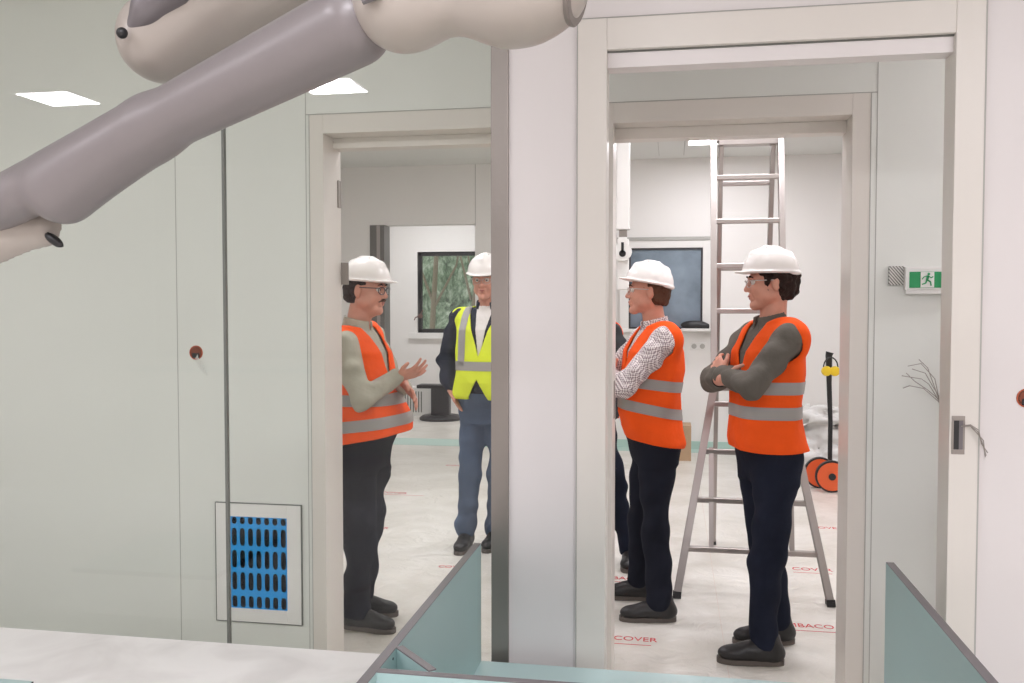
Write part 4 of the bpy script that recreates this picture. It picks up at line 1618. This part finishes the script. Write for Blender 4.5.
        for t in np.linspace(0, 2 * math.pi, 32, endpoint=False):
            c, q = math.cos(t), math.sin(t)
            x = 0.062 + 0.147 * math.copysign(abs(c) ** 0.8, c)
            y = 0.049 * math.copysign(abs(q) ** 0.75, q) * (1.0 if c > 0 else 0.88) * (0.9 if abs(c) < 0.35 else 1)
            w_ = P(x, y, 0)
            prof.append((w_[0], w_[1]))
        mb.prism(prof, 0.001, 0.024 * s)
        mb.build('sole', M_SOLE, so)
        mb = MB()
        for x in (0.030, 0.060):
            mb.tube([P(x, -0.038, 0.070 if x < 0.06 else 0.062), P(x + 0.01, 0, 0.106 if x < 0.06 else 0.098), P(x, 0.038, 0.070 if x < 0.06 else 0.062)], 0.0025, 6)
        mb.build('seam', M_SOLE, so, True)

    # ---- shirt with sleeves and collar
    ax_lo = np.min([SH[1], SH[-1], EL[1], EL[-1], WR[1], WR[-1], (-0.2, 0, 0.9)], 0) - 0.10
    ax_hi = np.max([SH[1], SH[-1], EL[1], EL[-1], WR[1], WR[-1], (0.3, 0, 1.6 * s)], 0) + 0.10
    sv = Vol(ax_lo, ax_hi, hc * 0.85)
    sv.add(torso(0.005), 0.0)
    sv.cut(lambda X, Y, Z: 0.99 * s - Z + 0 * X + 0 * Y)
    sv.add(cone(SH[1] * (1, 0.85, 1), SH[-1] * (1, 0.85, 1), 0.057 * s), 0.05)
    sl_ = g('sleeve', 1.0)
    cuff = g('cuff', (0.93, 0.93))
    for k in (1, -1):
        cu = cuff[0] if k == 1 else cuff[1]
        end = EL[k] + (WR[k] - EL[k]) * cu
        sv.add(cone(SH[k], EL[k], 0.066 * s * sl_, 0.055 * s * sl_), 0.03)
        sv.add(cone(EL[k], end, 0.054 * s * sl_, (0.046 if cu > 0.6 else 0.054) * s * sl_), 0.015)
    sv.noise(0.0065, 52, 21, (0.7, 0.9, 1.2), mask=lambda X, Y, Z: np.maximum((np.abs(Y) - 0.17 * s * W) / 0.05, (X - 0.15 * s * W) / 0.04) + 0 * Z)
    nb = neckb
    cl = g('collar', 0.05) + 0.012
    ring = Vol(nb - (0.12, 0.12, 0.08), nb + (0.14, 0.12, 0.12), 0.0035)
    ring.add(cone(nb - (0, 0, 0.04), nb + np.array((0.012, 0, cl * 1.3)) * s, 0.082 * s, 0.069 * s), 0)
    ring.sub(cone(nb - (0, 0, 0.05), nb + np.array((0.012, 0, cl * 1.3 + 0.1)) * s, 0.074 * s, 0.056 * s), 0.002)
    ring.cut(lambda X, Y, Z: Z - (nb[2] + cl * s) - (nb[0] - X) * 0.25 + 0 * Y)
    op = g('open', 0.3)
    ring.cut(lambda X, Y, Z: 0.8 * ((X - nb[0] - 0.045 * s) * 1.0 - np.abs(Y) * (1 / op) * 0.5 + 0 * Z))
    shirt = sv.build('shirt', cfg['shirt'], root)
    ring.build('collar', g('collar_mat') or cfg['shirt'], shirt)
    if g('inner'):
        iv = Vol(nb - (0.08, 0.12, 0.32), nb + (0.24, 0.12, 0.08), 0.005)
        iv.add(torso(0.0075), 0)
        iv.add(cone(SH[1] * (1, 0.85, 1), SH[-1] * (1, 0.85, 1), 0.065 * s), 0.05)
        iv.add(cone(nb - (0, 0, 0.04), nb + np.array((0.014, 0, 0.03)) * s, 0.080 * s, 0.066 * s), 0.01)
        iv.cut(lambda X, Y, Z: np.maximum(np.abs(Y) - 0.012 - (Z - (nb[2] - 0.26)) * 0.16, 0.01 - X + 0 * Z))
        iv.sub(cone(nb, nb + (0.03, 0, 0.08), 0.056 * s, 0.060 * s), 0.003)
        iv.build('shirt_front', g('inner'), root)
    # ---- vest
    z0 = g('vest_low', 0.93)
    fl_ = g('flare', 0.03)
    vv = Vol((-0.30 * s, -0.32 * s, 0.76 * s), (0.42 * s, 0.32 * s, 1.56 * s), 0.005)
    vv.add(torso(0.021, flare=fl_), 0.0)
    vv.add(cone(SH[1] * (1, 0.9, 1) - (0.012, 0, 0), SH[-1] * (1, 0.9, 1) - (0.012, 0, 0), 0.079 * s), 0.05)
    vv.noise(0.006, 26, 31, (1, 1.2, 0.35))
    vt = g('vest_tilt', 0.0)
    vv.cut(lambda X, Y, Z: (z0 * s - Z + vt * X) + 0 * Y)
    vv.cut(lambda X, Y, Z: np.abs(Y) - 0.245 * s * W + 0 * X + 0 * Z)
    vv.shell(0.011)
    nk = g('neck', (0.085, 1.24, 0.30))
    vv.sub(cone(nb - (0.0, 0, 0.02), nb + (0.03, 0, 0.2), nk[0] * s, nk[0] * s * 1.4), 0.004)
    vz, vk = nk[1] * s, nk[2]
    vv.sub((lambda X, Y, Z: np.maximum(np.abs(Y) - (Z - vz) * vk, 0.0 - X) * 0.9, np.array((0.0, -0.2, vz)), np.array((0.35, 0.2, 1.6 * s))), 0.003)
    sp_ = g('split', None)
    if sp_:
        vv.sub((lambda X, Y, Z: np.maximum(np.abs(Y - sp_[2]) - (sp_[0] * s - Z) * sp_[1], 0.0 - X) * 0.9, np.array((0.0, -0.25, 0.7)), np.array((0.45, 0.25, sp_[0] * s))), 0.003)
    ah = g('armhole', (0.095, 0.155, 1.345, 0.035))
    for k in (1, -1):
        c = np.array(((ah[3] + tz(1.36)) * s, k * 0.25 * s * W, ah[2] * s))
        vv.sub(elli(c, np.array((ah[0], 0.085, ah[1])) * s), 0.004)
    vest = vv.build('safety_vest', cfg['vest'], root)

    # reflective tape cut out of the vest surface
    def tape(planes, grow=0.003):
        bm = bmesh.new()
        bm.from_mesh(vest.data)
        for (co, no) in planes:
            bmesh.ops.bisect_plane(bm, geom=bm.verts[:] + bm.edges[:] + bm.faces[:], plane_co=co, plane_no=no, clear_outer=True)
        bm.normal_update()
        for v in bm.verts:
            v.co += v.normal * grow
        me = bpy.data.meshes.new('reflective_tape')
        bm.to_mesh(me)
        bm.free()
        me.shade_smooth()
        link('reflective_tape', me, vest, M_TAPE)
    for (zc, wd_, tl) in cfg['tapes']:
        n = Vector((-tl, 0, 1)).normalized()
        tape([((0, 0, (zc + wd_ / 2) * s), n), ((0, 0, (zc - wd_ / 2) * s), -n)])
    for (yc, wd_, z_lo) in g('vtapes', []):
        tape([((0, (yc + wd_ / 2) * s, 0), Vector((0, 1, 0))), ((0, (yc - wd_ / 2) * s, 0), Vector((0, -1, 0))), ((0, 0, z_lo * s), Vector((0, 0, -1))), ((0, 0, 0), Vector((-1, 0, 0)))])
    if g('watch') is not None:
        k, t = g('watch')
        c = EL[k] + (WR[k] - EL[k]) * t
        d = n_(WR[k] - EL[k])
        MB().tube([c - d * 0.009, c + d * 0.009], 0.037 * s, 24).build('wristband', M_BLACK, root, True)
    o = tag(root, label, 'person')
    return root


def loc_of(root_xy, rz, world_xy):
    dx, dy = world_xy[0] - root_xy[0], world_xy[1] - root_xy[1]
    return (dx * math.cos(-rz) - dy * math.sin(-rz), dx * math.sin(-rz) + dy * math.cos(-rz))


CROSS = dict(
    elL=(0.215, 0.225, 1.20), wrL=(0.215, -0.05, 1.245), elR=(0.215, -0.235, 1.20), wrR=(0.29, 0.03, 1.215),
    handL=((0.0, -1.0, 0.6), (-0.75, -0.5, -0.1), (0, 0, 1)),
    handR=((-0.45, 1.0, 0.1), (-1.0, 0.0, 0.0), (0, 0, 1)),
    hopt=dict(curl=(0.35, 0.35, 0.25), spread=0.05))


def feet(root, rz, L, R_):
    a = loc_of(root, rz, L[:2]) + (L[2],)
    b = loc_of(root, rz, R_[:2]) + (R_[2],)
    return dict(footL=a, footR=b)


# man 4 : right, dark grey shirt, arms crossed
rz = R(201)
rt = (0.425, 4.17)
c4 = dict(CROSS, trousers=M_JEAN_N, shirt=M_SHIRT_GREY, vest=M_ORANGE, hair=M_HAIR_D, sideburn=True, curl=0.002, hair_thick=0.012,
          hair_low=-0.085, glasses='clear', cuff=(0.97, 0.5), watch=(-1, 0.58), head_yaw=-14, head_pitch=3, w=1.04, belly=0.01,
          vest_low=0.94, flare=0.012, tapes=[(1.115, 0.055, 0.0), (1.225, 0.055, 0.0)], leg=1.04, collar=0.05, h=0.004, helm_tilt=-3)
c4.update(elL=(0.20, 0.245, 1.25), wrL=(0.20, -0.04, 1.275), elR=(0.165, -0.24, 1.235), wrR=(0.235, 0.06, 1.262), handR=((-0.55, 1.0, 0.0), (-1.0, 0.0, 0.0), (0, 0, 1)), head_fwd=-0.005)
c4.update(feet(rt, rz, (0.41, 4.03, -18), (0.49, 4.29, -10)))
person('person', (*rt, 0), rz, 0.99, c4, 'man at right in orange vest and dark grey shirt, arms crossed, in front of ladder')

# man 3 : checked shirt, arms crossed
rz = R(196)
rt = (-0.095, 4.66)
c3 = dict(CROSS, trousers=M_TROUSER, shirt=M_CHECK, vest=M_ORANGE, hair=M_HAIR_B, hair_low=-0.07, glasses='clear', cuff=(0.97, 0.9),
          head_yaw=-10, head_pitch=-2, w=1.12, belly=0.02, vest_low=0.90, vest_tilt=0.18, flare=-0.01, tapes=[(1.075, 0.055, 0.2), (1.21, 0.055, 0.12)], leg=0.98, collar=0.052,
          helm_tilt=-8)
c3.update(feet(rt, rz, (-0.05, 4.50, -8), (-0.16, 4.82, -12)))
person('person', (*rt, 0), rz, 0.972, c3, 'man in orange vest over a small-checked shirt, arms crossed, left of the ladder')

# man 1 : left, beige grey shirt, gesturing
rz = R(-4)
rt = (-1.475, 4.17)
c1 = dict(trousers=M_TROUSER, shirt=M_SHIRT_BEIGE, vest=M_ORANGE, hair=M_HAIR_D, hair_low=-0.07, glasses='dark', moustache=True,
          elR=(0.10, -0.245, 1.175), wrR=(0.215, -0.09, 1.265), elL=(0.08, 0.24, 1.17), wrL=(0.205, 0.02, 1.225), head_fwd=0.05, armhole=(0.075, 0.125, 1.31, 0.03), shR=(-0.03, -0.175, 1.425), sleeve=0.96,
          handR=((0.85, 0.1, 0.25), (0.0, 0.5, 0.8), (0.1, 0.2, 1.0)),
          handL=((0.7, -0.3, -0.6), (-0.5, -0.4, -0.4), (0.5, -0.4, 0.5)),
          hopt=dict(curl=(0.25, 0.3, 0.2), spread=0.35), cuff=(0.93, 0.93), head_yaw=-4, head_pitch=4, w=1.10, belly=0.03, jaw=1.1, dchin=0.9,
          vest_low=0.95, vest_tilt=0.18, flare=0.06, tapes=[(1.03, 0.055, 0.12), (1.155, 0.055, 0.0)], leg=1.08, hem=1.1, collar=0.05, open=0.25, lean=-0.02, helm_tilt=0)
c1.update(feet(rt, rz, (-1.56, 4.33, 6), (-1.50, 4.13, -4)))
person('person', (*rt, 0), rz, 0.975, c1, 'man at left in orange vest and beige grey shirt, gesturing with both hands')

# man 2 : yellow vest, navy jacket
rz = R(260)
rt = (-1.165, 5.66)
c2 = dict(trousers=M_JEAN_B, shirt=M_JACKET, vest=M_YELLOW, hair=M_HAIR_G, hair_low=-0.06, glasses='clear',
          elR=(-0.04, -0.30, 1.19), wrR=(0.085, -0.215, 1.01), elL=(-0.04, 0.30, 1.19), wrL=(0.085, 0.215, 1.01),
          handR=((-0.05, 0.55, -1.0), (0, 1, 0.2), (1, 0, 0.2)), handL=((-0.05, -0.55, -1.0), (0, -1, 0.2), (1, 0, 0.2)),
          hopt=dict(curl=(0.1, 0.1, 0.1), spread=0.05), head_yaw=6, head_pitch=7, w=1.10, belly=0.02,
          vest_low=0.955, flare=0.015, tapes=[(1.16, 0.055, 0.0)], vtapes=[(0.115, 0.05, 1.16), (-0.115, 0.05, 1.16)], split=(1.08, 0.55, 0.0),
          leg=0.98, hem=1.0, collar=0.065, open=0.8, inner=M_SHIRT_WHITE, neck=(0.085, 1.22, 0.34), h=0.005, armhole=(0.08, 0.135, 1.37, 0.0), sleeve=1.04, knee_fwd=0.0)
c2.update(feet(rt, rz, (-1.135, 5.76, 4), (-1.315, 5.68, 10)))
person('person', (*rt, 0), rz, 1.03, c2, 'man in yellow vest over a navy jacket, hands in the pockets of blue jeans')

# man 5 : mostly hidden behind man 3
rz = R(262)
rt = (-0.52, 5.42)
c5 = dict(trousers=M_JEAN_N, shirt=mat('charcoal sweater', srgb(70, 72, 74), 0.85, spec=0.15, bump=(15, 0.6)), vest=M_ORANGE, hair=M_HAIR_B, glasses=None,
          elL=(-0.02, 0.27, 1.15), wrL=(0.12, 0.20, 0.97), elR=(-0.02, -0.27, 1.15), wrR=(0.12, -0.20, 0.97),
          handL=((0.3, -0.2, -1.0), (0, -1, 0.2), (1, 0, 0.2)), handR=((0.3, 0.2, -1.0), (0, 1, 0.2), (1, 0, 0.2)),
          hopt=dict(curl=(0.2, 0.3, 0.3), spread=0.05), vest_low=0.93, tapes=[(1.1, 0.055, 0.0), (1.22, 0.055, 0.0)], h=0.006, hc=0.008)
c5.update(feet(rt, rz, (-0.245, 5.47, 6), (-0.55, 5.48, -8)))
person('person', (*rt, 0), rz, 0.97, c5, 'man almost hidden behind the man in the checked shirt, dark sleeve and boot showing')
